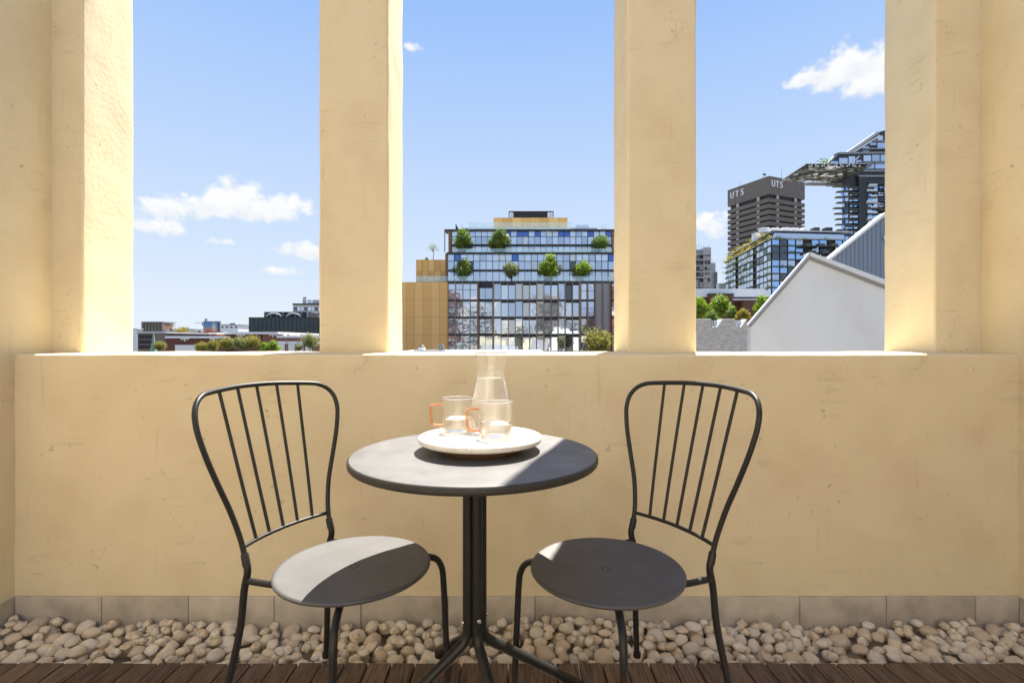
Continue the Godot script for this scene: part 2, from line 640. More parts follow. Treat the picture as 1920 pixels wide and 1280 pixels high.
func build_terrace() -> void:
	var slab_ := put("floor_slab", box_mesh(Vector3(4.8, .2, 4.9)), M.grout, self, Vector3(.02, -.30, -.05))
	tag(slab_, "concrete floor slab under the terrace deck", "floor", "", "structure")
	# parapet: a swept profile with a soft top edge
	var noise := FastNoiseLite.new()
	noise.seed = 4
	noise.frequency = 2.2
	var prof := []
	for k in 24: prof.append(Vector2(-WALL, lerpf(-.2, SILL - .011, k / 24.0)))
	for k in 7:
		var a := PI / 2 * k / 6
		prof.append(Vector2(-WALL - .011 + .011 * cos(a), SILL - .011 + .011 * sin(a)))
	for k in range(1, 10): prof.append(Vector2(lerpf(-WALL - .011, -OUT, k / 10.0), SILL + .004 * sin(k * .3)))
	for k in 5:
		var a := PI / 2 * k / 4
		prof.append(Vector2(-OUT - .03 * sin(a), SILL - .03 + .03 * cos(a)))
	prof.append(Vector2(-OUT - .03, -.5))
	var s := start()
	s.set_smooth_group(0)
	var rows := []
	for k in 181:
		var x := lerpf(XL - .02, XR + .02, k / 180.0)
		var row := []
		for p in prof:
			var e := noise.get_noise_2d(x, p.y) * .0035 + noise.get_noise_2d(x * 6, p.y * 6) * .0010
			row.append(Vector3(x, p.y + (e * .8 if p.y > SILL - .03 else 0.0), p.x + e))
		rows.append(row)
	for k in 180:
		for j in prof.size() - 1:
			var f := [rows[k][j], rows[k + 1][j], rows[k + 1][j + 1], rows[k][j + 1]]
			for q in [0, 2, 1, 0, 3, 2]: s.add_vertex(f[q])
	s.index()
	s.generate_normals()
	var par := put("parapet_wall", s.commit(), M.plaster, self)
	tag(par, "low cream rendered parapet wall with rounded sill behind the table", "wall")

	var piers := [[-.834, -.535, "broad cream rendered pier between left and middle openings, behind the left chair"], [.4986, .797, "broad cream rendered pier between middle and right openings, behind the right chair"],
		[XL - .01, -1.852, "narrow cream rendered pier against the left side wall with a sunlit reveal"], [1.822, XR + .01, "narrow cream rendered pier against the right side wall with a shaded reveal"]]
	for k in 4:
		var p: Array = piers[k]
		var x0: float = p[0]
		var x1: float = p[1]
		var c := Vector3((x0 + x1) / 2, SILL - .02, -(PIER + OUT) / 2)
		var t := put(numbered("wall_pier"), rendered_block(Vector3(x0, SILL - .025, -OUT + .004) - c, Vector3(x1, 4.3, -PIER) - c, .012, .0035, 30 + k, .05), M.pier, self, c)
		tag(t, p[2], "pier", "piers between the openings")
	var beam := put("lintel_beam", rendered_block(Vector3(XL - .01, 4.295, -OUT - .004), Vector3(XR + .01, TOP, -PIER + .004), .012, .003, 40, .2), M.plaster, self)
	tag(beam, "cream rendered beam across the top of the openings", "beam")
	var lw := put("side_wall", rendered_block(Vector3(XL - .3, -.2, -OUT - .03), Vector3(XL, TOP, 2.4), .012, .004, 50, .08), M.plaster, self)
	tag(lw, "cream rendered side wall at the left end of the terrace", "wall")
	var rw := put(numbered("side_wall"), rendered_block(Vector3(XR, -.2, -OUT - .03), Vector3(XR + .3, TOP, 2.4), .012, .004, 51, .08), M.plaster, self)
	rw.name = "side_wall_001"
	tag(rw, "cream rendered side wall at the right end of the terrace", "wall")
	var back := put("rear_bounce_wall", box_mesh(Vector3(XR - XL, 3.3, .3)), M.rear, self, Vector3((XL + XR) / 2, 1.45, 2.2))  # unseen; left plain and pale to bounce sunlight onto the parapet
	tag(back, "unseen pale wall at the back of the terrace, plain to bounce light", "wall")

	# skirting tiles along the foot of the parapet
	var sk := thing("tile_skirting", Vector3(0, -.19, -WALL), "row of grey beige stone tiles along the foot of the parapet", "skirting")
	var joints := [XL]
	for px in [190, 353, 514, 677, 840, 1003, 1170, 1335, 1500, 1663, 1830]:
		joints.append((px - 960.0) / F * (WALL - .01))
	joints.append(XR)
	block(sk, "mortar_bed", Vector3((XL + XR) / 2, -.092, -WALL + .001), Vector3(XR - XL, .202, .012), M.grout)
	for k in joints.size() - 1:
		var a: float = joints[k] + .0016
		var b: float = joints[k + 1] - .0016
		var c := Vector3((a + b) / 2, -.0895, -WALL + .0065)
		var m := rendered_block(Vector3(a - b, -.2, -.011) / 2, Vector3(b - a, .2, .011) / 2, .0025, .0004, 60 + k, .1)
		put("tile", m, M.tile[k % 3], sk, c - sk.position + Vector3(0, rng.randf_range(-.0015, .0015), rng.randf_range(-.001, .001)))
	for side in [-1, 1]:
		var x := (XL + .006) if side < 0 else (XR - .006)
		for k in 4:
			var z0 := -WALL + .015 + k * .32
			block(sk, "tile", Vector3(x, -.0895 + rng.randf_range(-.001, .001), z0 + .159), Vector3(.012, .2, .316), M.tile[(k + 1) % 3])
	# deck boards run away from the camera
	var deck := tag(thing("deck", Vector3(0, 0, 0), "terrace deck of dark brown hardwood boards", ""), "", "", "", "structure")
	var pitch := .0745
	var first := -1.2776 - 10 * pitch
	var ribbed := board_mesh(pitch - .005, true)
	var plain := board_mesh(pitch - .005, false)
	for k in 55:
		var x := first + pitch * (k + .5)
		if x < XL + .03 or x > XR - .03: continue
		var px := 960 + F * x / 1.6
		var o := put("deck_board", ribbed if px < 640 and px > 150 else plain, M.wood[(k * 7 + k / 3) % 5], deck, Vector3(x + rng.randf_range(-.0006, .0006), rng.randf_range(-.0012, .0006), .2 + rng.randf_range(-.003, .003)))
		o.rotation.y = rng.randf_range(-.0004, .0004)
	for k in 5:
		block(deck, "joist", Vector3((XL + XR) / 2, -.065, -1.5 + k * .8), Vector3(XR - XL - .04, .08, .05), M.dark)

func board_mesh(wide: float, ribs: bool) -> ArrayMesh:
	var o := PackedVector2Array()
	var h := wide / 2
	o.append(Vector2(-h, -.022)); o.append(Vector2(h, -.022)); o.append(Vector2(h, -.002)); o.append(Vector2(h - .002, 0))
	if ribs:
		var n := 10
		for k in range(n - 1, 0, -1):
			var x := -h + wide * k / n
			o.append(Vector2(x + .0017, 0)); o.append(Vector2(x + .0008, -.0016)); o.append(Vector2(x - .0008, -.0016)); o.append(Vector2(x - .0017, 0))
	o.append(Vector2(-h + .002, 0)); o.append(Vector2(-h, -.002))
	return prism(o, 1.797, 3.594)

# ------------------------------------------------------------------ pebbles
func rock_mesh(seed_: int) -> ArrayMesh:
	var r := RandomNumberGenerator.new()
	r.seed = seed_
	var noise := FastNoiseLite.new()
	noise.seed = seed_
	noise.frequency = .8
	noise.fractal_octaves = 2
	var planes := []
	for k in 5: planes.append([Vector3(r.randfn(), r.randfn(), r.randfn()).normalized(), r.randf_range(.72, .95)])
	var s := start()
	s.set_smooth_group(0)
	var rows := 11
	var cols := 16
	var grid := []
	for i in rows + 1:
		var row := []
		for j in cols:
			var th := PI * i / rows
			var ph := TAU * j / cols
			var d := Vector3(sin(th) * cos(ph), cos(th), sin(th) * sin(ph))
			var rad := 1.0 + .22 * noise.get_noise_3dv(d * 1.2)
			for p in planes:
				var c: float = d.dot(p[0])
				if c > .05: rad = lerpf(rad, minf(rad, p[1] / c), .75)
			row.append(d * rad)
		grid.append(row)
	for i in rows:
		for j in cols:
			var m := (j + 1) % cols
			var f := [grid[i][j], grid[i][m], grid[i + 1][m], grid[i + 1][j]]
			if i > 0:
				for q in [0, 1, 2] : s.add_vertex(f[q])
			if i < rows - 1:
				for q in [0, 2, 3]: s.add_vertex(f[q])
	s.index()
	s.generate_normals()
	return s.commit()

func build_pebbles() -> void:
	var bed := thing("pebble_bed", Vector3(0, -.19, -1.8), "bed of rounded cream pebbles between deck and parapet", "")
	tag(bed, "", "", "", "structure")
	block(bed, "gravel_base", Vector3((XL + XR) / 2, -.165, -1.795), Vector3(XR - XL - .03, .05, .40), M.soil)
	var rocks := []
	for k in 10: rocks.append(rock_mesh(100 + k))
	# settle the stones one by one on a height grid
	var cell := .006
	var z0 := -WALL + .014
	var nx := int((XR - XL) / cell)
	var nz := int(.42 / cell)
	var height := PackedFloat32Array()
	height.resize(nx * nz)
	height.fill(-.128)
	var owner_ := PackedInt32Array()
	owner_.resize(nx * nz)
	owner_.fill(-1)
	var stones := []
	var r := RandomNumberGenerator.new()
	r.seed = 77
	for k in 9000:
		var x := r.randf_range(XL + .02, XR - .02)
		var z := z0 + .012 + r.randf() * .375
		var big := pow(r.randf(), 1.4)
		var a := lerpf(.0205, .043, big)
		if x < -1.5 : a *= 1.12
		var b := a * r.randf_range(.68, .95)
		var c := a * r.randf_range(.48, .8)
		var yaw := r.randf() * TAU
		var reach := int(a / cell)
		var ci := int((x - XL) / cell)
		var cj := int((z - z0) / cell)
		var need := -1.0
		var low := 9.0
		for i in range(ci - reach, ci + reach + 1):
			for j in range(cj - reach, cj + reach + 1):
				if i < 0 or j < 0 or i >= nx or j >= nz: continue
				var dx := (i - ci) * cell
				var dz := (j - cj) * cell
				var u := (dx * cos(yaw) - dz * sin(yaw)) / a
				var v := (dx * sin(yaw) + dz * cos(yaw)) / b
				var q := 1.0 - u * u - v * v
				if q <= .15: continue
				var hh := height[i * nx * 0 + i * nz + j]
				need = maxf(need, hh + c * sqrt(q))
				low = minf(low, hh)
		if need < -.5: continue
		var y := need - c * .42
		var limit := -.071 + .012 * sin(x * 3.1 + 1.0) + .008 * sin(x * 9.0) - .012 * smoothstep(-1.75, -1.62, z)
		if y + c > limit + .01 * r.randf(): continue
		var id := stones.size()
		for i in range(ci - reach, ci + reach + 1):
			for j in range(cj - reach, cj + reach + 1):
				if i < 0 or j < 0 or i >= nx or j >= nz: continue
				var dx := (i - ci) * cell
				var dz := (j - cj) * cell
				var u := (dx * cos(yaw) - dz * sin(yaw)) / a
				var v := (dx * sin(yaw) + dz * cos(yaw)) / b
				var q := 1.0 - u * u - v * v
				if q <= 0: continue
				var top := y + c * sqrt(q)
				if top > height[i * nz + j]:
					height[i * nz + j] = top
					owner_[i * nz + j] = id
		var basis := Basis.from_euler(Vector3(r.randf_range(-.3, .3), yaw, r.randf_range(-.3, .3))) * Basis.from_scale(Vector3(a, c, b))
		stones.append([basis, Vector3(x, y, z), r.randi() % 10, r.randi() % 6])
	var share := []
	for k in stones.size(): share.append([0.0, k])
	for i in nx:
		for j in nz:
			var id := owner_[i * nz + j]
			var z := z0 + j * cell
			if id >= 0 and z < -1.66: share[id][0] += 1.0 / (z * z)
	share.sort_custom(func(p, q): return p[0] > q[0])
	var rest := []
	for k in 10: rest.append([])
	for k in share.size():
		var st: Array = stones[share[k][1]]
		if k < 300:
			var o := put("pebble", rocks[st[2]], M.pebble[st[3]], bed)
			o.transform = Transform3D(st[0], st[1] - bed.position)
		else:
			rest[st[2]].append(st)
	# the smaller and half-buried stones as one joined mesh
	var mesh := ArrayMesh.new()
	for tone in 3:
		var s := start()
		for k in 10:
			for n in rest[k].size():
				var st: Array = rest[k][n]
				if st[3] % 3 == tone: s.append_from(rocks[k], 0, Transform3D(st[0], st[1] - bed.position))
		s.commit(mesh)
	var o := put("small_pebbles", mesh, null, bed)
	for tone in 3: o.set_surface_override_material(tone, M.pebble[[0, 1, 4][tone]])
	o.set_meta("kind", "stuff")
	print("stones ", stones.size())

# ------------------------------------------------------------------ furniture
func build_table() -> void:
	var o := thing("bistro_table", Vector3(-.0994, 0, -1.3355), "round black metal bistro table on four bundled tube legs", "table")
	var high := .732
	var prof := [Vector2(.0, -.015), Vector2(.302, -.015), Vector2(.309, -.020), Vector2(.316, -.022)]
	for k in 9:
		var a := -PI / 2 + PI / 2 * k / 8
		prof.append(Vector2(.318 + .007 * cos(a), -.0145 + .0075 * sin(a)))
	for k in range(1, 7):
		var a := PI / 2 * k / 8
		prof.append(Vector2(.317 + .008 * cos(a), -.0095 + .008 * sin(a)))
	var cap := [prof[prof.size() - 1]]
	for k in range(7, 9):
		var a := PI / 2 * k / 8
		cap.append(Vector2(.317 + .008 * cos(a), -.0095 + .008 * sin(a)))
	cap.append_array([Vector2(.314, -.0012), Vector2(.309, -.0006), Vector2(.28, -.0003), Vector2(0, 0)])
	put("table_top", lathe_mesh(cap, 128), M.table_top, o, Vector3.UP * high)
	put("rim", lathe_mesh(prof, 128), M.rim, o, Vector3.UP * high)  # darker than the top: the edge shade lies in its colour
	var dirs := []
	for k in 4:
		var a := deg_to_rad(25.0) + k * PI / 2
		dirs.append(Vector3(cos(a), 0, -sin(a)))
	for k in 4:
		var d: Vector3 = dirs[k]
		var q: float = .0194
		var pts := [d * q + Vector3.UP * .714, d * q + Vector3.UP * .5, d * q + Vector3.UP * .28]
		for j in 7:
			var a := (PI / 2 - .62) * j / 6
			pts.append(d * (q + .05 * (1 - cos(a))) + Vector3.UP * (.262 - .05 * sin(a)))
		pts.append(d * .325 + Vector3.UP * .020)
		var leg := put("leg", tube_mesh(PackedVector3Array(pts), .0136, 20), M.paint, o)
		var s := start()
		lathe(s, [Vector2(0, -.021), Vector2(.013, -.021), Vector2(.0155, -.018), Vector2(.0155, .004), Vector2(.0, .006)], 16, d * .322 + Vector3.UP * .0215)
		put("foot_cap", s.commit(), M.hole, leg)
	for k in 4:
		var d: Vector3 = dirs[k]
		var s := start()
		lathe(s, [Vector2(0, 0), Vector2(.0055, 0), Vector2(.0058, .0008), Vector2(.0052, .0022), Vector2(.0034, .003), Vector2(.003, .0016), Vector2(0, .0016)], 20)
		var b := put("bolt", s.commit(), M.steel, o, d * (.0194 + .0133) + Vector3.UP * [.292, .299, .284, .295][k])
		b.basis = Basis(Vector3.UP.cross(d), d, Vector3.UP.cross(d).cross(d))
	put("pole_plate", lathe_mesh([Vector2(0, .702), Vector2(.084, .702), Vector2(.086, .705), Vector2(.086, .7155), Vector2(0, .7156)], 40), M.paint, o)

	# marble board on a low wooden foot
	var t := thing("serving_board", Vector3(-0.0855, 0.7322, -1.3569), "round white marble serving board on a low brown foot", "serving board")
	t.scale = Vector3.ONE * .9294
	put("foot", lathe_mesh([Vector2(0, .0005), Vector2(.118, .0005), Vector2(.12, .003), Vector2(.12, .021), Vector2(0, .0245)], 64), M.foot, t)
	put("board", lathe_mesh([Vector2(0, .024), Vector2(.170, .024), Vector2(.1755, .026), Vector2(.1785, .030), Vector2(.179, .034), Vector2(.1785, .039), Vector2(.176, .0415), Vector2(.171, .0425), Vector2(0, .043)], 128), M.marble, t)
	var mug := make_mug("clear glass mug with amber handle standing at the back left beside the carafe")
	mug.position = Vector3(-0.1487, 0.7724, -1.3839)
	mug.scale = Vector3.ONE * .9294
	mug.rotation.y = .02
	var second: Node3D = mug.duplicate()
	second.name = numbered("glass_mug")
	add_child(second)
	second.position = Vector3(-0.0418, 0.7724, -1.2993)
	second.rotation.y = -.03
	second.scale = Vector3.ONE * .9294
	tag(second, "clear glass mug with amber handle standing in front of the carafe, nearest the viewer", "mug", "amber handled glass mugs")
	var c := thing("glass_carafe", Vector3(-0.0613, 0.7724, -1.4499), "tall clear glass carafe half full of water behind the mugs", "carafe")
	c.scale = Vector3.ONE * .9294
	var body := smooth_profile([Vector2(.051, .2355), Vector2(.0465, .213), Vector2(.0435, .187), Vector2(.0435, .178), Vector2(.050, .150), Vector2(.0585, .115), Vector2(.064, .08), Vector2(.066, .045), Vector2(.064, .015)], 5)
	var inner := []
	for p in body: inner.append(p - Vector2(.0024, 0))
	inner.append_array([Vector2(.058, .0075), Vector2(.05, .006), Vector2(0, .006)])
	var outer := [Vector2(0, 0), Vector2(.055, 0), Vector2(.060, .003)]
	for k in body.size(): outer.append(body[body.size() - 1 - k])
	put("vessel", glass_shell(outer, inner), M.glass, c)
	put("rim", ring(.0498, .2355, .0016), M.solid_glass, c)
	var wp := []
	for p in inner:
		if p.y < .158: wp.append(p - Vector2(.0006, -.0006))
	wp.reverse()
	wp.append(Vector2(wp[wp.size() - 1].x, .158))
	wp.append(Vector2(0, .158))
	put("water", lathe_mesh(wp, 64), M.water, c)

func smooth_profile(p: Array, per: int) -> Array:
	var v := []
	for q in p: v.append(Vector3(q.x, q.y, 0))
	var out := []
	for q in smooth_path(v, per): out.append(Vector2(q.x, q.y))
	return out

func glass_shell(outer: Array, inner: Array) -> ArrayMesh:
	var prof := outer.duplicate()
	var a: Vector2 = outer[outer.size() - 1]
	var b: Vector2 = inner[0]
	for k in range(1, 6):
		var t := PI * k / 6
		prof.append(a.lerp(b, (1 - cos(t)) / 2) + Vector2(0, sin(t) * absf(a.x - b.x) * .5))
	prof.append_array(inner)
	return lathe_mesh(prof, 96)

func ring(r: float, y: float, thick: float) -> ArrayMesh:
	var prof := []
	for k in 11:
		var a := -PI / 2 + TAU * k / 10
		prof.append(Vector2(r + thick * cos(a), y + thick * sin(a)))
	return lathe_mesh(prof, 72)

func make_mug(label: String) -> Node3D:
	var o := thing("glass_mug", Vector3.ZERO, label, "mug", "amber handled glass mugs")
	var outer := [Vector2(0, 0), Vector2(.040, 0), Vector2(.0445, .0015), Vector2(.047, .005), Vector2(.0478, .010), Vector2(.0478, .05), Vector2(.0478, .1035)]
	var inner := [Vector2(.0460, .1035), Vector2(.0460, .05), Vector2(.0460, .012), Vector2(.0445, .0075), Vector2(.040, .006), Vector2(0, .006)]
	put("vessel", glass_shell(outer, inner), M.glass, o)
	var path := smooth_path([Vector3(-.046, .083, 0), Vector3(-.066, .083, 0), Vector3(-.0755, .0815, 0), Vector3(-.080, .075, 0), Vector3(-.0808, .052, 0), Vector3(-.079, .034, 0), Vector3(-.0745, .0255, 0), Vector3(-.066, .023, 0), Vector3(-.046, .0225, 0)], 6)
	put("handle", tube_mesh(path, .0040, 14), M.amber, o)
	put("rim", ring(.0469, .1035, .0014), M.solid_glass, o)
	put("water", lathe_mesh([Vector2(0, .0066), Vector2(.0395, .0066), Vector2(.0438, .008), Vector2(.0454, .0125), Vector2(.0454, .044), Vector2(0, .044)], 64), M.water, o)
	return o

func back_point(y: float, t: float) -> Vector3:
	return Vector3(-.1986 - .2779 * (y - .45) - 1.125 * (.04 - t * t), y, t)

# chair in its own axes: +x is the way it faces, z across
func build_chairs() -> void:
	var o := thing("metal_chair", Vector3(-.4296, 0, -1.3393), "black metal bistro chair with spindle back left of the table, half its seat sunlit", "chair", "pair of black bistro chairs")
	var c := Vector3(.0101, .43, 0)
	# slightly dished disc
	var seat := put("seat", lathe_mesh([Vector2(0, -.011), Vector2(.15, -.011), Vector2(.188, -.0115), Vector2(.1965, -.010), Vector2(.200, -.0065), Vector2(.2005, -.003), Vector2(.1985, .0), Vector2(.195, .0012), Vector2(.188, .0006), Vector2(.15, -.0025), Vector2(.08, -.004), Vector2(0, -.0045)], 96), M.seat, o, c)
	var s := start()
	for k in 7:
		var a := TAU * k / 6
		var q := Vector3(cos(a) * .011, 0, sin(a) * .011) if k < 6 else Vector3.ZERO
		if k < 6: lathe(s, [Vector2(.0027, -.0046), Vector2(.0027, -.0041), Vector2(0, -.0040)], 12, q)
	put("drain_holes", s.commit(), M.hole, seat)
	var loop := []
	var side := [[.1454, .4557], [.150, .51], [.168, .585], [.195, .66], [.219, .73], [.233, .785], [.2365, .815], [.233, .845], [.218, .870], [.193, .8845], [.16, .8895], [.10, .8935], [.04, .8962]]
	for p in side: loop.append(back_point(p[1], -p[0]))
	side.reverse()
	for p in side: loop.append(back_point(p[1], p[0]))
	put("back_loop", tube_mesh(smooth_path(loop, 4), .0070, 14), M.paint, o)
	var rail := []
	for k in 9:
		var t := lerpf(-.1465, .1465, k / 8.0)
		rail.append(back_point(.4891, t))
	put("back_rail", tube_mesh(PackedVector3Array(rail), .0052, 12), M.paint, o)
	for k in 5:
		var i := k - 2
		var pts := [back_point(.4891, i * .0482), back_point(.62, i * .0545), back_point(.76, i * .0605), back_point(.8955 - .0022 * i * i, i * .0658)]
		put("spindle", tube_mesh(smooth_path(pts, 4), .0046, 10), M.paint, o)
	for z in [-1.0, 1.0]:
		var tp := back_point(.462, z * .1454)
		var rear := [tp, back_point(.43, z * .1454), Vector3(-.226, .38, z * .146), Vector3(-.236, .28, z * .150), Vector3(-.253, .16, z * .166), Vector3(-.2788, 0.004, z * .1867)]
		put("rear_leg", tube_mesh(smooth_path(rear, 5), .0092, 14), M.paint, o)
		put("arm", tube_mesh(smooth_path([Vector3(-.226, .404, z * .1455), Vector3(-.15, .406, z * .137), Vector3(-.06, .407, z * .12)], 4), .0082, 12), M.paint, o)
		var front := [Vector3(.03, .4075, z * .045), Vector3(.09, .4075, z * .132), Vector3(.118, .404, z * .172), Vector3(.136, .391, z * .199), Vector3(.1455, .367, z * .212), Vector3(.1495, .33, z * .2175), Vector3(.1535, .20, z * .2226), Vector3(.1594, .004, z * .2293)]
		put("front_leg", tube_mesh(smooth_path(front, 5), .0092, 14), M.paint, o)
		for f in [Vector3(-.2788, 0, z * .1867), Vector3(.1594, 0, z * .2293)]:
			var g := start()
			lathe(g, [Vector2(0, .0005), Vector2(.011, .0005), Vector2(.0122, .003), Vector2(.0122, .016), Vector2(0, .018)], 14, f)
			put("foot_cap", g.commit(), M.hole, o)
		var j := start()
		lathe(j, [Vector2(0, -.016), Vector2(.0096, -.016), Vector2(.0101, -.013), Vector2(.0099, .012), Vector2(.008, .017), Vector2(0, .0175)], 16)
		var sl := put("sleeve", j.commit(), M.paint, o, back_point(.458, z * .1454))
		sl.rotation.z = .27
	o.rotation.y = -.4366
	var b: Node3D = o.duplicate()
	b.name = numbered("metal_chair")
	add_child(b)
	b.position = Vector3(.2581, 0, -1.3267)
	b.rotation.y = PI + .524
	tag(b, "black metal bistro chair with spindle back right of the table, seat mostly shaded", "chair", "pair of black bistro chairs")

# ------------------------------------------------------------------ the city
func build_ground() -> void:
	var m := PlaneMesh.new()
	m.size = Vector2(8000, 8000)
	var g := textured(mat(.17, .165, .155, .95), noise_tex(512, .01, 5, [[0.0, .6], [1.0, 1.1]], 95), Vector3(.02, .02, .02))
	tag(put("ground", m, g, self, Vector3(0, GROUND, -2000)), "city ground of streets and yards below the terrace", "", "", "structure")

func pane_mat() -> Material:
	return M.pane[rng.randi() % 4]

func pane(parent: Node3D, x0: float, x1: float, y0: float, y1: float, d: float, m: Material) -> void:
	var o := slab(parent, "pane", x0, x1, y0, y1, d, .06, m)
	o.rotation = Vector3(rng.randf_range(-.006, .006), rng.randf_range(-.009, .009), 0)

func foot_at(px: float, d: float) -> Vector3:
	var p := at(px, 640, d)
	return Vector3(p.x, GROUND, p.z)

func build_gold_offices() -> void:
	var o := thing("office_building", foot_at(985, 116), "stepped glass and gold clad building with planted terraces in the middle opening", "building")
	var w := slab(o, "wall", 696, 1200, 529, 808, 107.9, 24, M.frame)
	# gold cladding panels on the blank left wing
	var low := slab(o, "cladding_wall", 696, 839.2, 529, 808, 105.35, 2.6, M.bronze)
	var n := 0
	for r in 5:
		for c in 9:
			var x0 := 699.5 + c * 15.5
			var y0 := 528.5 + r * 33.0
			slab(low, "panel", x0 + .18, x0 + 15.32, y0 + .18, y0 + 32.8, 105.2 + rng.randf_range(0, .03), .14, M.gold[(c * 5 + r * 3 + n) % 4])
			n += 1
	var wing := slab(o, "upper_wing", 780, 838, 487, 530, 109.2, 14, M.bronze)
	for r in 2:
		for c in 5:
			slab(wing, "panel", 780.2 + c * 11.6, 791.2 + c * 11.6, 486.5 + r * 22 + .2, 508.3 + r * 22, 109.05 + rng.randf_range(0, .03), .14, M.gold[(c * 3 + r) % 4])
	# lower block
	var bands := [530.0, 563.0, 595.2, 627.4, 659.5]
	var front := slab(o, "lower_facade", 839.4, 896, 527.4, 700, 105.9, 1.9, M.frame)
	slab(o, "lower_facade", 925, 1200, 527.4, 700, 105.9, 1.9, M.frame)
	for k in 4:
		var y0: float = bands[k] + 2.2
		var y1: float = bands[k + 1] - 2.0
		for c in 4:
			var x0 := 840.2 + c * 13.8
			pane(front, x0 + .6, x0 + 13.2, y0, y0 + 10.5, 105.75, pane_mat())
			pane(front, x0 + .6, x0 + 13.2, y0 + 11.3, y1, 105.75, pane_mat())
		for c in 2:
			pane(w, 896.6 + c * 13.6, 909.4 + c * 13.6, y0 + (8 if k == 0 else 0), y1, 107.75, M.pane[3])
		for c in 12:
			var x0 := 926 + c * 13.45
			var m: Material = pane_mat()
			if rng.randf() < .08: m = M.pane_pale
			elif rng.randf() < .1: m = M.pane_dark
			pane(o, x0 + .7, x0 + 12.8, y0 + (2.5 if c % 3 else 0.0), y1, 105.75, m)
		for c in 2:
			pane(o, 1090.2 + c * 13.3, 1102 + c * 13.3, y0, y0 + 12.4, 105.75, pane_mat())
			pane(o, 1090.2 + c * 13.3, 1102 + c * 13.3, y0 + 13.2, y1, 105.75, pane_mat())
		for c in 4:
			pane(o, 1147.5 + c * 13.3, 1159 + c * 13.3, y0, y0 + 12.4, 105.75, pane_mat())
			pane(o, 1147.5 + c * 13.3, 1159 + c * 13.3, y0 + 13.2, y1, 105.75, pane_mat())
		slab(o, "floor_band", 839.4, 896, bands[k + 1] - 2, bands[k + 1] + 2.2, 105.6, .25, M.frame)
		slab(o, "floor_band", 896, 925, bands[k + 1] - 2.6, bands[k + 1] + 2.8, 107.5, .3, M.frame)
		slab(o, "floor_band", 925.2, 1117, bands[k + 1] - 2, bands[k + 1] + 2.2, 105.6, .25, M.frame)
	slab(o, "roof_edge", 839.2, 896, 526.8, 531, 105.35, 2.4, M.frame)
	slab(o, "roof_edge", 924.8, 1200, 526.8, 531, 105.35, 2.4, M.frame)
	for c in 5: slab(o, "fin", 839.7 + c * 13.75 - .45, 839.7 + c * 13.75 + .45, 528.4, 700, 105.1, .5, M.fin if c < 4 else M.bronze)
	slab(o, "fin", 895.3, 896.8, 528, 700, 105.0, 3.0, M.bronze)
	slab(o, "fin", 923.6, 925.4, 528, 700, 105.0, 3.0, M.bronze)
	for c in 13: slab(o, "fin", 925.6 + c * 13.45 - .45, 925.6 + c * 13.45 + .45, 528.4, 700, 105.0, .6, M.fin)
	for x in [1088.6, 1102.4, 1116.4, 1130.5, 1143.8, 1160, 1173, 1187]: slab(o, "fin", x - .9, x + .9, 528.4, 700, 105.0, .6, M.bronze)
	slab(o, "grey_panel", 1117.6, 1129.4, 529, 700, 105.4, .3, M.grey)
	slab(o, "grey_panel", 1131.6, 1142.8, 529, 700, 105.4, .3, M.grey)
	# middle terrace storey
	var mid := slab(o, "middle_storey", 838.4, 1190, 474, 530, 109.2, 14, M.frame)
	var rows := [[477, 489], [490.3, 505], [509.5, 527]]
	for c in 27:
		var x0 := 839.4 + c * 12.05
		for r in 3:
			var m: Material = pane_mat()
			if r == 0 and rng.randf() < .13: m = M.pane_blue
			elif rng.randf() < .06: m = M.pane_dark
			elif rng.randf() < .1: m = M.pane_pale
			pane(mid, x0 + .5, x0 + 11.5, rows[r][0], rows[r][1], 109.05, m)
		if c % 1 == 0: slab(mid, "mullion", x0 - .3, x0 + .3, 475, 527, 108.75, .4, M.frame if c % 3 else M.fin)
	slab(mid, "floor_band", 838, 1190, 505.6, 508.8, 108.85, .3, M.frame)
	slab(mid, "roof_edge", 837.6, 1190, 472.6, 476.2, 108.6, 3, M.frame)
	slab(mid, "corner_fin", 834.5, 838, 474.6, 529, 108.8, 4, M.bronze)
	# top storey
	var hi := slab(o, "top_storey", 845.6, 1152, 430.5, 476, 113.2, 14, M.frame)
	rows = [[433.2, 443], [444.2, 457.6], [462.5, 474]]
	for c in 27:
		var x0 := 847 + c * 11.1
		for r in 3:
			var m: Material = pane_mat()
			if r == 0 and c > 7 and rng.randf() < .42: m = M.pane_blue
			elif rng.randf() < .12: m = M.pane_pale
			pane(hi, x0 + .5, x0 + 10.6, rows[r][0], rows[r][1], 113.05, m)
		slab(hi, "mullion", x0 - .28, x0 + .28, 431, 474, 112.75, .4, M.frame if c % 2 else M.fin)
	slab(hi, "floor_band", 845, 1152, 458.4, 461.6, 112.85, .3, M.frame)
	slab(hi, "roof_edge", 833, 1153, 429.6, 432.4, 112.4, 3.4, M.frame)
	slab(hi, "corner_fin", 840.6, 845.4, 431.5, 475, 112.7, 4, M.bronze)
	slab(hi, "corner_fin", 1147.4, 1152, 432, 475, 112.7, 4, M.bronze)
	slab(hi, "corner_post", 833, 834.4, 431, 472, 112.4, .2, M.frame)
	# terraces' glass balustrades
	for c in 13:
		if c in [3, 4]: continue
		slab(o, "balustrade_panel", 839 + c * 24.4, 839 + c * 24.4 + 23.9, 517.6, 527, 105.5, .03, M.balustrade)
	for c in 3: slab(o, "balustrade_panel", 780.4 + c * 19.4, 799.2 + c * 19.4, 517.4, 528, 105.6, .03, M.balustrade)
	for c in 12: slab(mid, "balustrade_panel", 848 + c * 25, 848 + c * 25 + 24.5, 465.6, 473, 109.0, .03, M.balustrade)
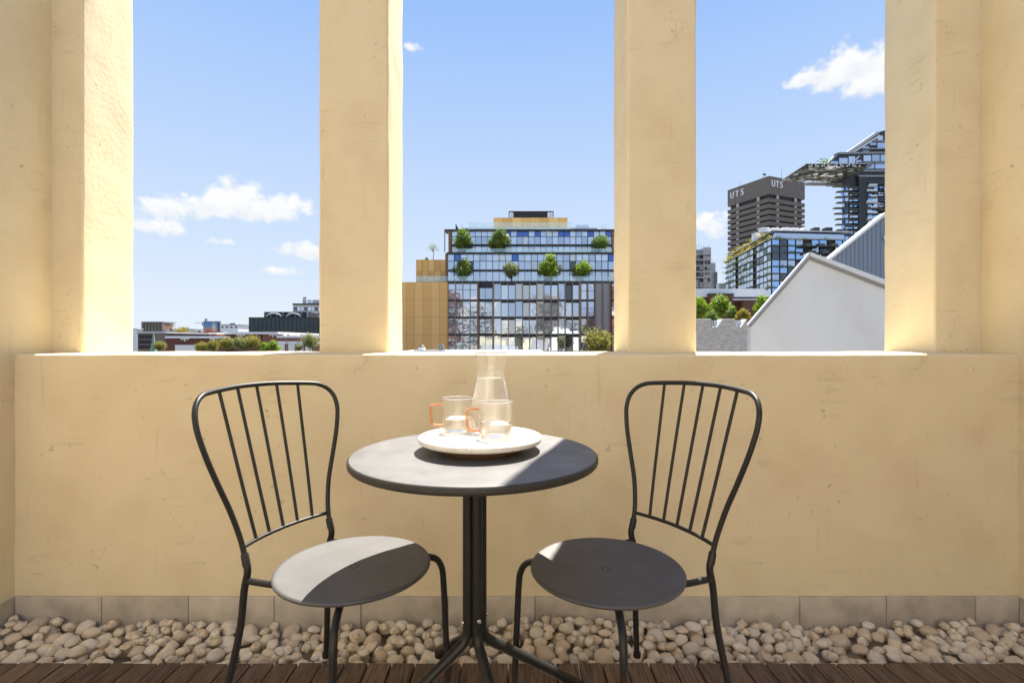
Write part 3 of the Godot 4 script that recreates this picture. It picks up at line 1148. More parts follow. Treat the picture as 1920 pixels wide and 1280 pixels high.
	for c in 9: slab(hi, "balustrade_panel", 877 + c * 21.7, 877 + c * 21.7 + 21.2, 416.8, 430, 113.2, .03, M.balustrade)
	slab(hi, "low_glasshouse", 1080, 1104, 421.5, 430, 114.5, 3, M.pane[2])
	slab(hi, "roof_step", 866, 1120, 427, 430.6, 114, 6, M.pale_grey)
	var pent := slab(o, "penthouse", 925.6, 1064, 408.2, 432, 117.2, 8, M.bronze)
	for c in 8: slab(pent, "panel", 925.6 + c * 17.3 + .15, 925.6 + c * 17.3 + 17.1, 408, 431, 117, .18, M.gold[c % 4])
	var plant := slab(o, "plant_screen", 961, 1027, 398, 408.6, 118.6, 3, M.dark)
	for x in [[953.8, 955.4], [1036.4, 1038]]: slab(plant, "frame", x[0], x[1], 396.4, 408.4, 118.2, .3, M.dark)
	slab(plant, "frame", 954.6, 1037.2, 395.6, 397.4, 118.2, .3, M.dark)
	for x in [957.5, 1029]: slab(plant, "louvre", x, x + 5.5, 398.6, 408.2, 118.5, .2, M.white)
	for k in 5: slab(hi, "mast", 1127 + k * 2.6, 1127.4 + k * 2.6, [424, 421, 425, 419, 426][k], 430, 114, .06, M.grey)
	slab(hi, "mast", 865.6, 866.1, 418, 430, 114, .06, M.grey)
	shape(hi, "roof_fin", [[854, 418], [859.5, 429], [854, 429]], 114, .3, M.frame)

	# things on the nearest flat roof, just above the sill
	var r := thing("white_roof", foot_at(800, 40), "low white flat roof seen just over the sill in front of the gold wall", "roof")
	slab(r, "wall", 745, 1020, 658.6, 1060, 40, 8, M.pale_grey)
	slab(r, "parapet", 775, 835, 655.6, 659, 39.9, .4, M.white)
	var v := thing("roof_vent", at(791, 655.8, 40.3), "white mushroom roof vent with a dark cowl on the white roof", "vent")
	put("base", lathe_mesh([Vector2(0, 0), Vector2(.26, 0), Vector2(.26, .22), Vector2(.0, .24)], 20), M.white, v)
	put("cowl", lathe_mesh([Vector2(0, .24), Vector2(.2, .24), Vector2(.24, .28), Vector2(.15, .38), Vector2(0, .42)], 20), M.dark, v)
	var f := thing("exhaust_fan", at(827, 655.6, 40.2), "round dark exhaust fan facing the terrace on the white roof", "fan")
	var s := start()
	lathe(s, [Vector2(0, -.12), Vector2(.22, -.12), Vector2(.235, -.08), Vector2(.235, .08), Vector2(.2, .1), Vector2(.16, .04), Vector2(0, .02)], 28)
	var dr := put("drum", s.commit(), M.grey, f, Vector3(0, .24, 0))
	dr.rotation.x = PI / 2
	put("hub", lathe_mesh([Vector2(0, 0), Vector2(.06, 0), Vector2(.06, .05), Vector2(0, .06)], 12), M.pale_grey, dr, Vector3(0, .03, 0))
	put("stand", box_mesh(Vector3(.3, .05, .3)), M.grey, f, Vector3(0, .02, 0))
	var rail := thing("roof_railing", at(958, 657.6, 41), "short white metal railing on the roof behind the carafe", "railing")
	var l := rail.position
	for x in [945.5, 951, 957, 963, 970.5]: slab(rail, "post", x, x + .9, 651, 659, 41, .04, M.white)
	slab(rail, "top_rail", 945.5, 971.4, 650.2, 651.2, 40.98, .05, M.white)
	slab(rail, "mid_rail", 945.5, 971.4, 653.6, 654.4, 40.98, .03, M.white)

# a face of floors and panes from a to b (x, z), seen from outside with a on the left
func facade(o: Node3D, a: Vector2, b: Vector2, y_top: float, floors: int, fh: float, bays: int, mats: Array, out: float, gaps: Array, slab_m: Material, name_pane := "pane") -> void:
	var along := (b - a)
	var length := along.length()
	var turn := -along.angle()
	var dir := along / length
	var nrm := Vector2(-dir.y, dir.x)
	if nrm.y < 0: nrm = nrm   # outside is chosen by the order of the ends
	var off := offset_of(o)
	var bay := length / bays
	for f in floors:
		var y := y_top - f * fh
		var m := (a + b) / 2 + nrm * (out / 2 - .1)
		var sl := put("floor_slab", box_mesh(Vector3(length + out * .6, fh * .16, out + .2)), slab_m, o, Vector3(m.x, y, m.y) - off)
		sl.rotation.y = turn
		for k in bays:
			if k in gaps: continue
			var c := a + dir * (bay * (k + .5)) + nrm * .12
			var p := put(name_pane, box_mesh(Vector3(bay * .84, fh * .8, .08)), mats[rng.randi() % mats.size()], o, Vector3(c.x, y - fh * .5, c.y) - off)
			p.rotation = Vector3(rng.randf_range(-.008, .008), turn + rng.randf_range(-.012, .012), 0)

func solid(o: Node3D, called: String, plan: PackedVector2Array, y0: float, y1: float, m: Material) -> MeshInstance3D:
	# an upright prism on a plan of (x, z) points
	var s := start()
	var area := 0.0
	for k in plan.size(): area += plan[k].cross(plan[(k + 1) % plan.size()])
	var off := offset_of(o)
	for k in plan.size():
		var a := plan[k]
		var b := plan[(k + 1) % plan.size()]
		if area > 0:
			var t := a; a = b; b = t
		quad(s, Vector3(a.x, y0, a.y) - off, Vector3(b.x, y0, b.y) - off, Vector3(b.x, y1, b.y) - off, Vector3(a.x, y1, a.y) - off)
	var ids := Geometry2D.triangulate_polygon(plan)
	for k in range(0, ids.size(), 3):
		var a := plan[ids[k]]; var b := plan[ids[k + 1]]; var c := plan[ids[k + 2]]
		if (b - a).cross(c - a) > 0:
			var t := b; b = c; c = t
		tri(s, Vector3(a.x, y1, a.y) - off, Vector3(b.x, y1, b.y) - off, Vector3(c.x, y1, c.y) - off)
	return put(called, s.commit(), m, o)

func plants_along(o: Node3D, spots: Array, size: float, m: Material) -> void:
	# trailing greenery on planters, one joined part
	var s := start()
	for p in spots:
		for k in 26:
			var c: Vector3 = p + Vector3(rng.randfn() * .7, rng.randfn() * .28, rng.randfn() * .4) * size - offset_of(o)
			var n := Vector3(rng.randfn(), rng.randfn(), rng.randfn()).normalized()
			var u := n.cross(Vector3.UP).normalized() * size * .22
			var v := n.cross(u).normalized() * size * .16
			var t := rng.randf_range(.7, 1.3)
			s.set_color(Color(t, t, t))
			for q in [c - u, c + v, c + u, c - u, c + u, c - v]:
				s.set_normal(n)
				s.add_vertex(q)
	var g := put("planting", s.commit(), m, o)
	g.set_meta("kind", "stuff")

func build_right_city() -> void:
	# brown concrete tower with letters
	var c0 := Vector2(179.5, -350.0)
	var dl := Vector2(-14.3, -33.4).normalized()
	var dr := Vector2(-dl.y, dl.x)
	if dr.x < 0: dr = -dr
	var w := 36.5
	var mid := c0 + (dl + dr) * w / 2
	var o := thing("concrete_tower", Vector3(mid.x, GROUND, mid.y), "tall brown concrete office tower with white letters round its top", "tower", "", atan2(-dr.y, dr.x))
	# in its own axes: x along the right face, near corner at (-w/2, +w/2)
	var top := EYE + (640.0 - 329.5) / F * 350 - GROUND
	var h := w / 2
	put("core", box_mesh(Vector3(w - 3.2, top - 6, w - 3.2)), M.dark, o, Vector3(0, (top - 6) / 2, 0))
	put("fascia", box_mesh(Vector3(w, 12.6, w)), M.concrete, o, Vector3(0, top - 6.3, 0))
	put("roof_plant", box_mesh(Vector3(12, 2.5, 9)), M.concrete, o, Vector3(-3, top + 1.2, 2))
	for k in 13:
		var y := top - 16.7 - k * 4.06
		put("spandrel", box_mesh(Vector3(w, 2.75, w)), M.concrete, o, Vector3(0, y, 0))
	for k in 13:
		var y := top - 14.1 - k * 4.06 + (.0 if k else .15)
		for t in [-.25, .25]:
			put("column", box_mesh(Vector3(2.2, 2.9 if k == 0 else 1.5, .9)), M.pier_concrete, o, Vector3(w * t, y + (0.0 if k == 0 else -.6), h - .65))
			put("column", box_mesh(Vector3(.9, 2.9 if k == 0 else 1.5, 2.2)), M.pier_concrete, o, Vector3(-h + .65, y + (0.0 if k == 0 else -.6), w * t))
	var font := SystemFont.new()
	font.font_names = PackedStringArray(["Droid Sans"])
	font.font_weight = 700
	for k in 2:
		for j in 3:
			var tm := TextMesh.new()
			tm.text = "UTS"[j]
			tm.font = font
			tm.font_size = 64
			tm.pixel_size = 6.4 / 64
			tm.depth = .35
			var l := put("letter", tm, M.white, o)
			if k == 0: l.position = Vector3(-h + 4.2 + j * 4.0, top - 4.9, h + .2)
			else:
				l.position = Vector3(-h - .2, top - 5.1, -h + 4.6 + j * 4.7)
				l.rotation.y = -PI / 2
	for p in [[-8, 6, 7], [-14, 10, 4], [2, 12, 9], [7, -4, 8], [-12, -12, 6], [12, 8, 5]]:
		put("mast", box_mesh(Vector3(.25, p[2], .25)), M.pale_grey, o, Vector3(p[0], top + p[2] / 2.0, p[1]))
	put("mast_dish", box_mesh(Vector3(2.6, .9, 1)), M.dark, o, Vector3(-8, top + 6, 6))

	# planted glass apartment block
	var C := Vector2(103.6, -200.0)
	var A := Vector2(112.0, -262.0)
	var B := Vector2(137.0, -203.0)
	var roof := EYE + (640.0 - 430.0) / F * 200
	o = thing("apartment_block", Vector3(C.x + 12, GROUND, C.y - 20), "glass apartment block with planted slab edges below the brown tower", "building")
	solid(o, "wall", PackedVector2Array([C + Vector2(.5, -.4), A + Vector2(.5, .5), A + Vector2(34, 3), B + Vector2(-.2, -.4)]), GROUND, roof - 3.4, M.dark)
	var bright := [M.pane[0], M.pane[2], M.pane_pale, M.pane[2], M.pane_dark]
	var blue := [M.pane_sky, M.pane[3], M.pane_sky, M.pane[1], M.pane_dark]
	facade(o, A, C, roof - 3.6, 11, 2.8, 15, bright, .5, [4, 10], M.slab)
	facade(o, C, B, roof - 3.6, 11, 2.8, 10, blue, .7, [4, 7], M.slab)
	# set-back top storey under a pale roof edge
	solid(o, "top_storey", PackedVector2Array([C + Vector2(2.2, -2.2), A + Vector2(2.2, 1), A + Vector2(30, 3), B + Vector2(-1, -2.2)]), roof - 3.4, roof - .5, M.pane[1])
	solid(o, "roof_edge", PackedVector2Array([C + Vector2(.4, -.4), A + Vector2(.6, 0), A + Vector2(33, 3), B + Vector2(1.6, -.6)]), roof - .55, roof, M.pale_grey)
	solid(o, "terrace_slab", PackedVector2Array([C + Vector2(-.9, .9), A + Vector2(-.9, 0), A + Vector2(33, 3), B + Vector2(.6, .8)]), roof - 3.85, roof - 3.4, M.pale_slab)
	var spots := []
	for k in 16: spots.append(Vector3(lerpf(C.x, A.x, k / 15.0) - .6, roof - 3.0, lerpf(C.y, A.y, k / 15.0)))
	for k in 14: spots.append(Vector3(lerpf(C.x, A.x, .1 + k / 15.0) + 1.2, roof + .2, lerpf(C.y, A.y, .1 + k / 15.0)))
	plants_along(o, spots, 1.7, M.leaf[3])
	spots = []
	for f in 10:
		for k in 11: spots.append(Vector3(lerpf(C.x, A.x, rng.randf()) - .8, roof - 3.3 - f * 2.8, 0) + Vector3(0, 0, 0))
		for k in 11:
			var q: Vector3 = spots[spots.size() - 1 - k]
			q.z = C.y + (q.x + .8 - C.x) / (A.x - C.x) * (A.y - C.y)
			spots[spots.size() - 1 - k] = q
		for k in 5:
			var t := rng.randf()
			spots.append(Vector3(lerpf(C.x, B.x, t), roof - 3.5 - f * 2.8, lerpf(C.y, B.y, t) + 1.0))
	plants_along(o, spots, 1.1, M.leaf[0])
	for k in 7:
		var x: float = [3.0, 7.2, 11.4, 15.0, 19.5, 24.0, 29.0][k]
		block(o, "roof_unit", Vector3(C.x + x - 3, roof + [1.0, .8, .9, .8, 1.0, .9, .9][k], C.y - 6), Vector3([3.2, 2.6, 2.8, 3.0, 2.4, 2.2, 2.6][k], 1.9, 3), M.white if k < 5 else M.dark)
	block(o, "roof_unit", Vector3(106.2, roof + .7, -218), Vector3(2.4, 3.2, 3), M.white)
	# second stack of dark bays to the right
	for f in 9:
		for k in 3: slab(o, "balcony_box", 1512 + k * 24 + (f % 2) * 7, 1524 + k * 24 + (f % 2) * 7, 456 + f * 13.1, 461 + f * 13.1, 198, 2.2, M.slab)

	# tall residential tower with cantilever
	o = thing("residential_tower", foot_at(1650, 250), "tall balconied glass tower with cantilevered sky deck, half hidden by the right pier", "tower")
	solid(o, "wall", PackedVector2Array([Vector2(158.7, -240.6), Vector2(205, -240.6), Vector2(221, -265), Vector2(175.5, -265)]), GROUND, EYE + 322.0 / F * 240, M.frame)
	slab(o, "dark_core", 1611, 1626, 330, 640, 239.2, 2, M.frame)
	var tb := [M.pane_sky, M.pane[0], M.pane_sky, M.pane[2], M.pane_dark]
	for f in 26:
		var y := 347 + f * 10.3
		var x := 1576.0
		var jog := rng.randf_range(-3, 3)
		slab(o, "balcony", 1571 + rng.randf_range(-5, 2), 1592 + rng.randf_range(-4, 4), y, y + 2.2, 238.8, 2.0, M.slab)
		slab(o, "balcony", 1594 + rng.randf_range(-4, 4), 1612 + rng.randf_range(-2, 1), y + 3, y + 4.8, 238.8, 2.0, M.slab)
		slab(o, "balcony", 1627 + jog, 1650 + rng.randf_range(-5, 5), y + 1, y + 3.0, 238.6, 2.0, M.slab if f % 3 else M.pale_slab)
		slab(o, "balcony", 1654 + jog, 1690, y + 4, y + 5.8, 238.4, 2.2, M.slab)
		slab(o, "balcony_front", 1630 + rng.randf_range(-4, 4), 1646, y - 2.4, y + .6, 238.5, .1, M.pane_pale)
		for p in [[1578, 1584], [1585, 1591], [1593, 1599], [1601, 1609], [1628, 1636], [1638, 1646], [1649, 1657], [1659, 1668]]:
			slab(o, "pane", p[0] + rng.randf_range(-1.5, 1.5), p[1], y + 3.2, y + 9.4, 240.2 - rng.randf() * 1.2, .1, tb[rng.randi() % 5])
	shape(o, "sky_lobby", [[1549, 313], [1573, 287], [1760, 285], [1760, 346], [1634, 346], [1606, 330], [1588, 313]], 240, 5, M.frame)
	shape(o, "crown_roof", [[1584, 290], [1643, 249], [1660, 244], [1760, 238], [1760, 292]], 242, 5, M.frame)
	shape(o, "roof_beam", [[1584, 288], [1644, 246.5], [1650, 246.5], [1650, 248.5], [1590, 290]], 241, 2, M.pale_grey)
	shape(o, "roof_beam", [[1590, 290], [1650, 252], [1650, 255.5], [1596, 290]], 241.5, 2, M.white)
	shape(o, "roof_beam", [[1567, 288], [1573, 285], [1760, 283], [1760, 286.4], [1574, 288.4]], 239.4, 2, M.grey)
	shape(o, "roof_beam", [[1548, 311], [1570, 287], [1574, 287], [1553, 311]], 239.6, 2, M.grey)
	for p in [[1556, 302, 1572, 311, 1], [1574, 296, 1590, 310, 0], [1592, 293, 1604, 310, 2], [1606, 300, 1616, 309, 1], [1620, 291, 1634, 302, 2], [1636, 290, 1650, 302, 3], [1652, 290, 1672, 302, 1], [1620, 306, 1640, 316, 3], [1642, 306, 1668, 316, 1], [1646, 254, 1656, 262, 2], [1632, 264, 1644, 272, 3], [1646, 265, 1668, 278, 1], [1618, 274, 1630, 284, 3]]:
		slab(o, "pane", p[0], p[2], p[1], p[3], 239.85 if p[1] > 288 else 241.8, .1, M.pane[p[4]])
	for p in [[1620, 318, 1760, 321], [1612, 328, 1760, 331], [1612, 303, 1760, 305], [1640, 262, 1760, 264.4], [1622, 277, 1760, 279.5]]:
		slab(o, "floor_slab", p[0], p[2], p[1], p[3], 239 if p[1] > 288 else 240.8, 4, M.grey)
	shape(o, "brace", [[1596, 306], [1611, 292], [1614, 292], [1599, 306]], 239.3, .6, M.white)
	plants_along(o, [at(1546, 300, 240), at(1550, 303, 240), at(1543, 305, 240)], 2.0, M.leaf[0])
	# heliostat frame: a level grid of tilted mirrors under a cantilever
	var hy := EYE + 332.0 / F * 225
	var hel := thing("mirror_canopy", Vector3(144, hy, -236), "cantilevered canopy of tilted silver mirrors reaching from the tower towards the brown tower", "canopy")
	var P00 := Vector3(133.2, hy, -247); var P10 := Vector3(163.0, hy, -247); var P01 := Vector3(132.1, hy, -225); var P11 := Vector3(161.5, hy, -225)
	for k in 9:
		var t := k / 8.0
		var a := P00.lerp(P10, t); var b := P01.lerp(P11, t)
		put("beam", tube_mesh(PackedVector3Array([a - hel.position, b - hel.position]), .22, 4), M.grey, hel)
	for k in 7:
		var t := k / 6.0
		put("beam", tube_mesh(PackedVector3Array([P00.lerp(P01, t) - hel.position, P10.lerp(P11, t) - hel.position]), .3, 4), M.frame, hel)
	solid(hel, "roof_sheet", PackedVector2Array([Vector2(133.4, -246.8), Vector2(162.8, -246.8), Vector2(161.3, -225.2), Vector2(132.3, -225.2)]), hy + .3, hy + .5, M.slab)
	for i in 13:
		for j in 9:
			var u := (i + .5) / 13
			var v := (j + .5) / 9
			var c := P00.lerp(P10, u).lerp(P01.lerp(P11, u), v) - hel.position - Vector3(0, .8, 0)
			var m: Material = M.mirror
			if rng.randf() < .5: m = M.slab
			elif rng.randf() < .3: m = M.grey
			elif rng.randf() < .2: m = M.mirror_gold
			var q := put("mirror_panel", box_mesh(Vector3(2.2, .12, 2.5)), m, hel, c)
			q.rotation = Vector3(rng.randf_range(-.05, .22), rng.randf_range(-.3, .3), rng.randf_range(-.15, .15))
	slab(hel, "chord", 1512, 1590, 342, 346.5, 247.6, 1.5, M.grey)
	slab(hel, "chord", 1541, 1560, 337, 339.6, 246.5, 1, M.white)
	slab(hel, "chord", 1556, 1640, 338, 346, 248, 3, M.frame)
	for k in 26: slab(hel, "edge_light", 1514 + k * 3.9, 1516 + k * 3.9, 308 + (k % 2) * 1.5, 310.6 + (k % 2) * 1.5, 224.6, .3, M.white if k % 3 else M.dark)

	# nearer roofs
	o = thing("white_gable_house", foot_at(1560, 28), "white rendered gable end with grey edged roof and painted soffit shade in the right opening", "house")
	shape(o, "wall", [[1408, 1240], [1408, 605], [1519, 482], [1760, 572], [1760, 1240]], 28, .3, M.dirty_white)
	block(o, "body", Vector3(21.5, GROUND / 2 + 1.6, -32), Vector3(6.4, -GROUND + 3.2, 7.3), M.white)
	shape(o, "verge_shade_band", [[1404, 609.5], [1518.5, 477.5], [1760, 570], [1760, 579.5], [1519, 486], [1408.5, 612.5]], 27.9, .3, M.grey)  # grey colour stands for the soffit shade under the verge board
	shape(o, "verge_board", [[1518.5, 473], [1523, 473.2], [1760, 560.5], [1760, 571.5], [1518, 478]], 27.75, .6, M.white)
	shape(o, "verge_board", [[1402, 609], [1518.5, 473.6], [1519.5, 478.5], [1404.5, 610.5]], 27.75, .2, M.pale_grey)
	slab(o, "corner_pipe", 1400.5, 1403.5, 607, 1240, 27.95, .08, M.pale_grey)
	slab(o, "corner_pilaster", 1403.5, 1406.5, 606, 1240, 28.1, .3, M.white)
	o = thing("grey_gable_building", foot_at(1640, 45), "blue grey ribbed metal gable rising behind the white gable house", "building")
	shape(o, "wall", [[1540, 1000], [1540, 499], [1660, 403], [1760, 470], [1760, 1000]], 45, .4, M.seam)
	block(o, "body", Vector3(36.5, GROUND / 2 + 4, -50), Vector3(9, -GROUND + 8, 9), M.seam)
	for k in 17:
		var x := 1548.0 + k * 8.0
		var yy := 499 - (x - 1540) * .8 if x < 1660 else 403 + (x - 1660) * .67
		slab(o, "seam", x, x + .7, yy + 3, 660, 44.95, .1, M.seam)
	shape(o, "roof_edge", [[1536, 499], [1660, 398.5], [1760, 465.5], [1760, 471], [1660, 404.5], [1542, 500]], 44.7, .7, M.white)
	var vent := put("round_vent", lathe_mesh([Vector2(0, 0), Vector2(.28, 0), Vector2(.3, .1), Vector2(.24, .14), Vector2(0, .08)], 20), M.white, o, at(1663, 445, 44.9) - o.position)
	vent.rotation.x = PI / 2
	o = thing("stone_wall_building", foot_at(1350, 26), "low grey stone building with sawtooth roof lights left of the white gable house", "building")
	shape(o, "wall", [[1250, 1240], [1250, 599], [1333.5, 599], [1333.5, 613], [1344, 613], [1354, 598.5], [1378.5, 598.5], [1378.5, 612.5], [1388, 612.5], [1398, 599], [1401, 599], [1401, 1240]], 26, .5, M.stone)
	for x in [1333.5, 1378.5]:
		shape(o, "roof_light", [[x + .3, 600.5], [x + 17, 600.5], [x + 9.8, 612.6], [x + .3, 612.6]], 26.2, .05, M.pane[2])
		for j in 3: slab(o, "glazing_bar", x + 3 + j * 4.0, x + 3.5 + j * 4.0, 600.5, 612.6 - j * 2.2, 26.12, .05, M.pale_grey)
		shape(o, "coping", [[x + 10, 613], [x + 20, 598], [x + 24, 598], [x + 12, 614.5]], 25.93, .5, M.white)
	slab(o, "coping", 1250, 1333.5, 597.6, 599.4, 25.95, .6, M.white)
	slab(o, "coping", 1356, 1378.5, 597.6, 599.4, 25.95, .6, M.white)
	o = thing("white_roof_hall", foot_at(1380, 72), "long brick hall with a white sloping roof behind the bright green trees", "building")
	slab(o, "wall", 1240, 1452, 556, 900, 72, 14, M.brick)
	shape(o, "roof", [[1236, 556.5], [1240, 541], [1434, 541], [1453, 556.5]], 71.5, 14, M.white)
	slab(o, "parapet", 1332, 1376, 551, 575, 70.5, 1.2, M.brick)
	slab(o, "parapet", 1394, 1440, 562, 600, 70.2, 1.2, M.brick)
	slab(o, "coping", 1331, 1377, 550, 552, 70.4, 1.4, M.dark)
	slab(o, "coping", 1376, 1440, 559.5, 562.5, 70.1, 1.4, M.pale_grey)

	o = thing("grey_apartment_tower", foot_at(1318, 420), "distant grey apartment tower at the left edge of the right opening", "tower")
	slab(o, "wall", 1270, 1333, 468, 680, 420, 24, M.grey)
	slab(o, "stair_tower", 1320, 1333.6, 463.5, 680, 418, 10, M.pale_grey)
	for f in 9:
		slab(o, "floor_band", 1268, 1334, 475 + f * 11, 477 + f * 11, 417, 2, M.pale_grey)
		for k in 5: slab(o, "pane", 1272 + k * 10 + 1, 1280 + k * 10, 478 + f * 11, 484 + f * 11, 419.5, .3, [M.pane_dark, M.pane[3], M.pane[1]][rng.randi() % 3])
		for k in 2: slab(o, "pane", 1322 + k * 5.6, 1326 + k * 5.6, 478 + f * 11, 484 + f * 11, 417.6, .3, [M.pane_dark, M.pane[2]][rng.randi() % 2])
	for k in 6: slab(o, "mast", 1306 + k * 4.6, 1306.5 + k * 4.6, [459, 456, 461, 458, 460, 457][k], 468, 422, .2, M.grey)
	o = thing("stepped_tower", foot_at(1342, 520), "slim far off stepped tower right of the grey apartment tower", "tower")
	slab(o, "wall", 1333, 1342, 492, 690, 520, 20, M.pale_grey)
	slab(o, "wall", 1340, 1345.5, 509, 690, 518, 20, M.grey)
	slab(o, "wall", 1344, 1349, 531, 690, 516, 20, M.pale_grey)
	for f in 12: slab(o, "floor_band", 1332.8, 1342.2, 496 + f * 4.4, 497.6 + f * 4.4, 519, 1, M.grey)
	for f in 9: slab(o, "floor_band", 1339.8, 1345.6, 512 + f * 4.4, 513.6 + f * 4.4, 517, 1, M.dark)
	slab(o, "spire", 1336.5, 1337.5, 488, 493, 522, .8, M.pale_grey)
	o = thing("low_tower", foot_at(1357, 560), "low far off grey block between the stepped tower and the planted apartments", "building")
	slab(o, "wall", 1348, 1380, 531, 690, 560, 20, M.grey)
	for f in 4:
		for k in 4: slab(o, "pane", 1349 + k * 3.2, 1351 + k * 3.2, 533 + f * 5, 536 + f * 5, 559.8, .3, M.pane_dark)

func dentils(o: Node3D, x: float, y: float, d: float) -> void:
	for k in 5: slab(o, "bracket", x + k * 3.0, x + k * 3.0 + 1.9, y, y + [3.0, 2.2, 5.4, 2.2, 3.0][k], d, .3, M.white)

func build_left_city() -> void:
	var o := thing("cornice_house", foot_at(365, 70), "dark red brick building with white bracketed cornice, lower left of two", "building")
	slab(o, "wall", 310, 421, 633, 900, 70, 14, M.brick)
	slab(o, "cornice", 308.5, 421, 630, 634, 69.5, 14.6, M.white)
	dentils(o, 338, 634, 69.6); dentils(o, 392.5, 634, 69.6)
	slab(o, "white_panel", 327.5, 367, 646.5, 690, 69.85, .2, M.white)
	o = thing(numbered("cornice_house") if false else "cornice_hall", foot_at(470, 71), "taller red brick building with white bracketed cornice behind the olive trees", "building")
	slab(o, "wall", 419, 492, 625, 900, 71, 14, M.brick)
	slab(o, "end_wall", 492, 520, 625, 900, 70.6, 14, M.pink_brick)
	slab(o, "cornice", 417, 520.5, 622, 626.4, 70.1, 15, M.white)
	dentils(o, 444, 626.4, 70.2); dentils(o, 504, 626.4, 70.2)
	slab(o, "roof_unit", 392, 406, 625, 631, 74, 4, M.brick)
	slab(o, "white_coping", 391, 407, 624, 625.5, 73.9, 4.2, M.white)
	o = thing("banded_building", foot_at(560, 66), "brick building with white bands and square openings beside the left pier", "building")
	slab(o, "wall", 519, 660, 631, 900, 66, 12, M.pink_brick)
	slab(o, "coping", 518, 660, 629, 633, 65.7, 12.4, M.white)
	slab(o, "white_band", 519, 660, 639.6, 645, 65.85, .4, M.white)
	for x in [521, 540, 556, 572, 600]: slab(o, "white_panel", x, x + 12, 645.2, 690, 65.9, .3, M.white)
	for x in [536, 557, 580]: slab(o, "downpipe", x, x + .9, 633, 690, 65.6, .1, M.grey)
	for p in [[528, 534, 624.5], [541, 546, 627], [547, 553, 626.4], [553, 558, 625.6]]:
		slab(o, "roof_unit", p[0], p[1], p[2], 630, 68, .6, M.white)
	o = thing("green_metal_box", foot_at(530, 108), "dark green ribbed metal building, the biggest block in the left opening", "building")
	slab(o, "wall", 466, 660, 595.6, 800, 108, 22, M.green_clad)
	for k in 24: slab(o, "rib", 466.5 + k * 8, 467.3 + k * 8, 596, 660, 107.9, .16, M.green_clad)
	slab(o, "roof_edge", 465.4, 660, 594.6, 596.2, 107.8, 22, M.frame)
	var p := slab(o, "plant_screen", 494.5, 576, 584.4, 595, 112, 6, M.dark)
	for k in 8: slab(p, "screen_post", 495 + k * 11.4, 496.2 + k * 11.4, 584.4, 594.6, 111.8, .2, M.grey)
	for c in [[513, 15], [550, 14]]:
		var pts := PackedVector3Array()
		for k in 9:
			var a := PI * (.1 + .8 * k / 8.0)
			pts.append(at(c[0] - cos(a) * c[1], 596 - sin(a) * 8.5, 111.7) - offset_of(p))
		put("duct", tube_mesh(pts, .18, 6), M.pale_grey, p)
	o = thing("white_office_block", foot_at(600, 160), "white office block with dark roof edge and window bands behind the green metal building", "building")
	slab(o, "wall", 549, 680, 570, 800, 160, 20, M.pale_grey)
	slab(o, "roof_edge", 548, 680, 568.6, 571.6, 159.4, 21, M.green_clad)
	slab(o, "upper_band", 549.6, 680, 571.6, 575, 159.8, .4, M.white)
	for k in 9:
		slab(o, "pane", 550.5 + k * 6.6, 556 + k * 6.6, 575.6, 582, 159.8, .3, [M.pane_dark, M.pane[2], M.pane_pale][k % 3])
		slab(o, "pane", 550.5 + k * 6.6, 556 + k * 6.6, 585, 592, 159.8, .3, [M.pane[0], M.pane_dark, M.pane[2]][k % 3])
	slab(o, "roof_plant", 567, 574, 560.5, 569, 162, 3, M.pale_grey)
	slab(o, "roof_plant", 576, 584, 561.5, 569, 162, 3, M.white)
	slab(o, "roof_plant", 585, 610, 562, 569, 162, 3, M.pale_grey)
	slab(o, "tank", 568, 573, 556.6, 559.6, 162, 1, M.grey)
	# billboard
	o = thing("billboard", foot_at(396, 150), "rooftop billboard with blue and orange sky picture", "billboard")
	slab(o, "building", 376, 426, 622, 760, 151, 10, M.brick)
	var board := slab(o, "frame", 380.6, 412, 602, 622.4, 150, .6, M.grey)
	var img := Image.create(64, 48, false, Image.FORMAT_RGB8)
	for y in 48:
		for x in 64:
			var t := y / 47.0
			var c := Color(.33, .52, .68).lerp(Color(.55, .66, .74), t).lerp(Color(.9, .55, .42), smoothstep(.45, .95, t))
			var g := exp(-pow((x - 48) / 9.0, 2) - pow((y - 26) / 22.0, 2))
			c = c.lerp(Color(.98, .86, .72), g * .9)
			if t > .75 and x > 10 and x < 44: c = c.lerp(Color(.75, .35, .3), .5)
			img.set_pixel(x, y, c)
	var poster := mat(1, 1, 1, .7)
	poster.albedo_texture = ImageTexture.create_from_image(img)
	var s := start()
	var a := at(381.2, 602.8, 149.96) - offset_of(board)
	var b := at(406.5, 621.8, 149.96) - offset_of(board)
	for q in [[a.x, a.y, 0, 0], [b.x, a.y, 1, 0], [b.x, b.y, 1, 1], [a.x, a.y, 0, 0], [b.x, b.y, 1, 1], [a.x, b.y, 0, 1]]:
		vert(s, Vector3(q[0], q[1], a.z), Vector3(0, 0, 1), Vector2(q[2], q[3]))
	put("poster", s.commit(), poster, board)
	slab(board, "side_poster", 407.4, 411.6, 603, 621.6, 149.96, .1, mat(.06, .11, .2, .6))
	slab(board, "crane_arm", 364, 381, 605, 605.8, 150, .3, M.grey)  # far crane arm, not a lamp bracket of the billboard
	slab(board, "crane_arm", 378, 379, 603, 611, 150, .3, M.grey)
	slab(board, "finial", 383, 386.6, 597, 602, 151, .6, M.grey)
	o = thing("ribbed_water_tank", foot_at(285, 300), "far grey brown building with upright ribs at the left end of the skyline", "building")
	slab(o, "wall", 264, 303, 603, 760, 300, 12, M.pier_concrete)
	for k in 7: slab(o, "rib", 265.5 + k * 6, 268.4 + k * 6, 605, 621, 299, 1.6, M.concrete)
	slab(o, "roof_edge", 264, 304, 602.6, 604.4, 298.6, 12, M.grey)
	slab(o, "red_stair", 303, 306, 607, 760, 300, 6, M.pink_brick)
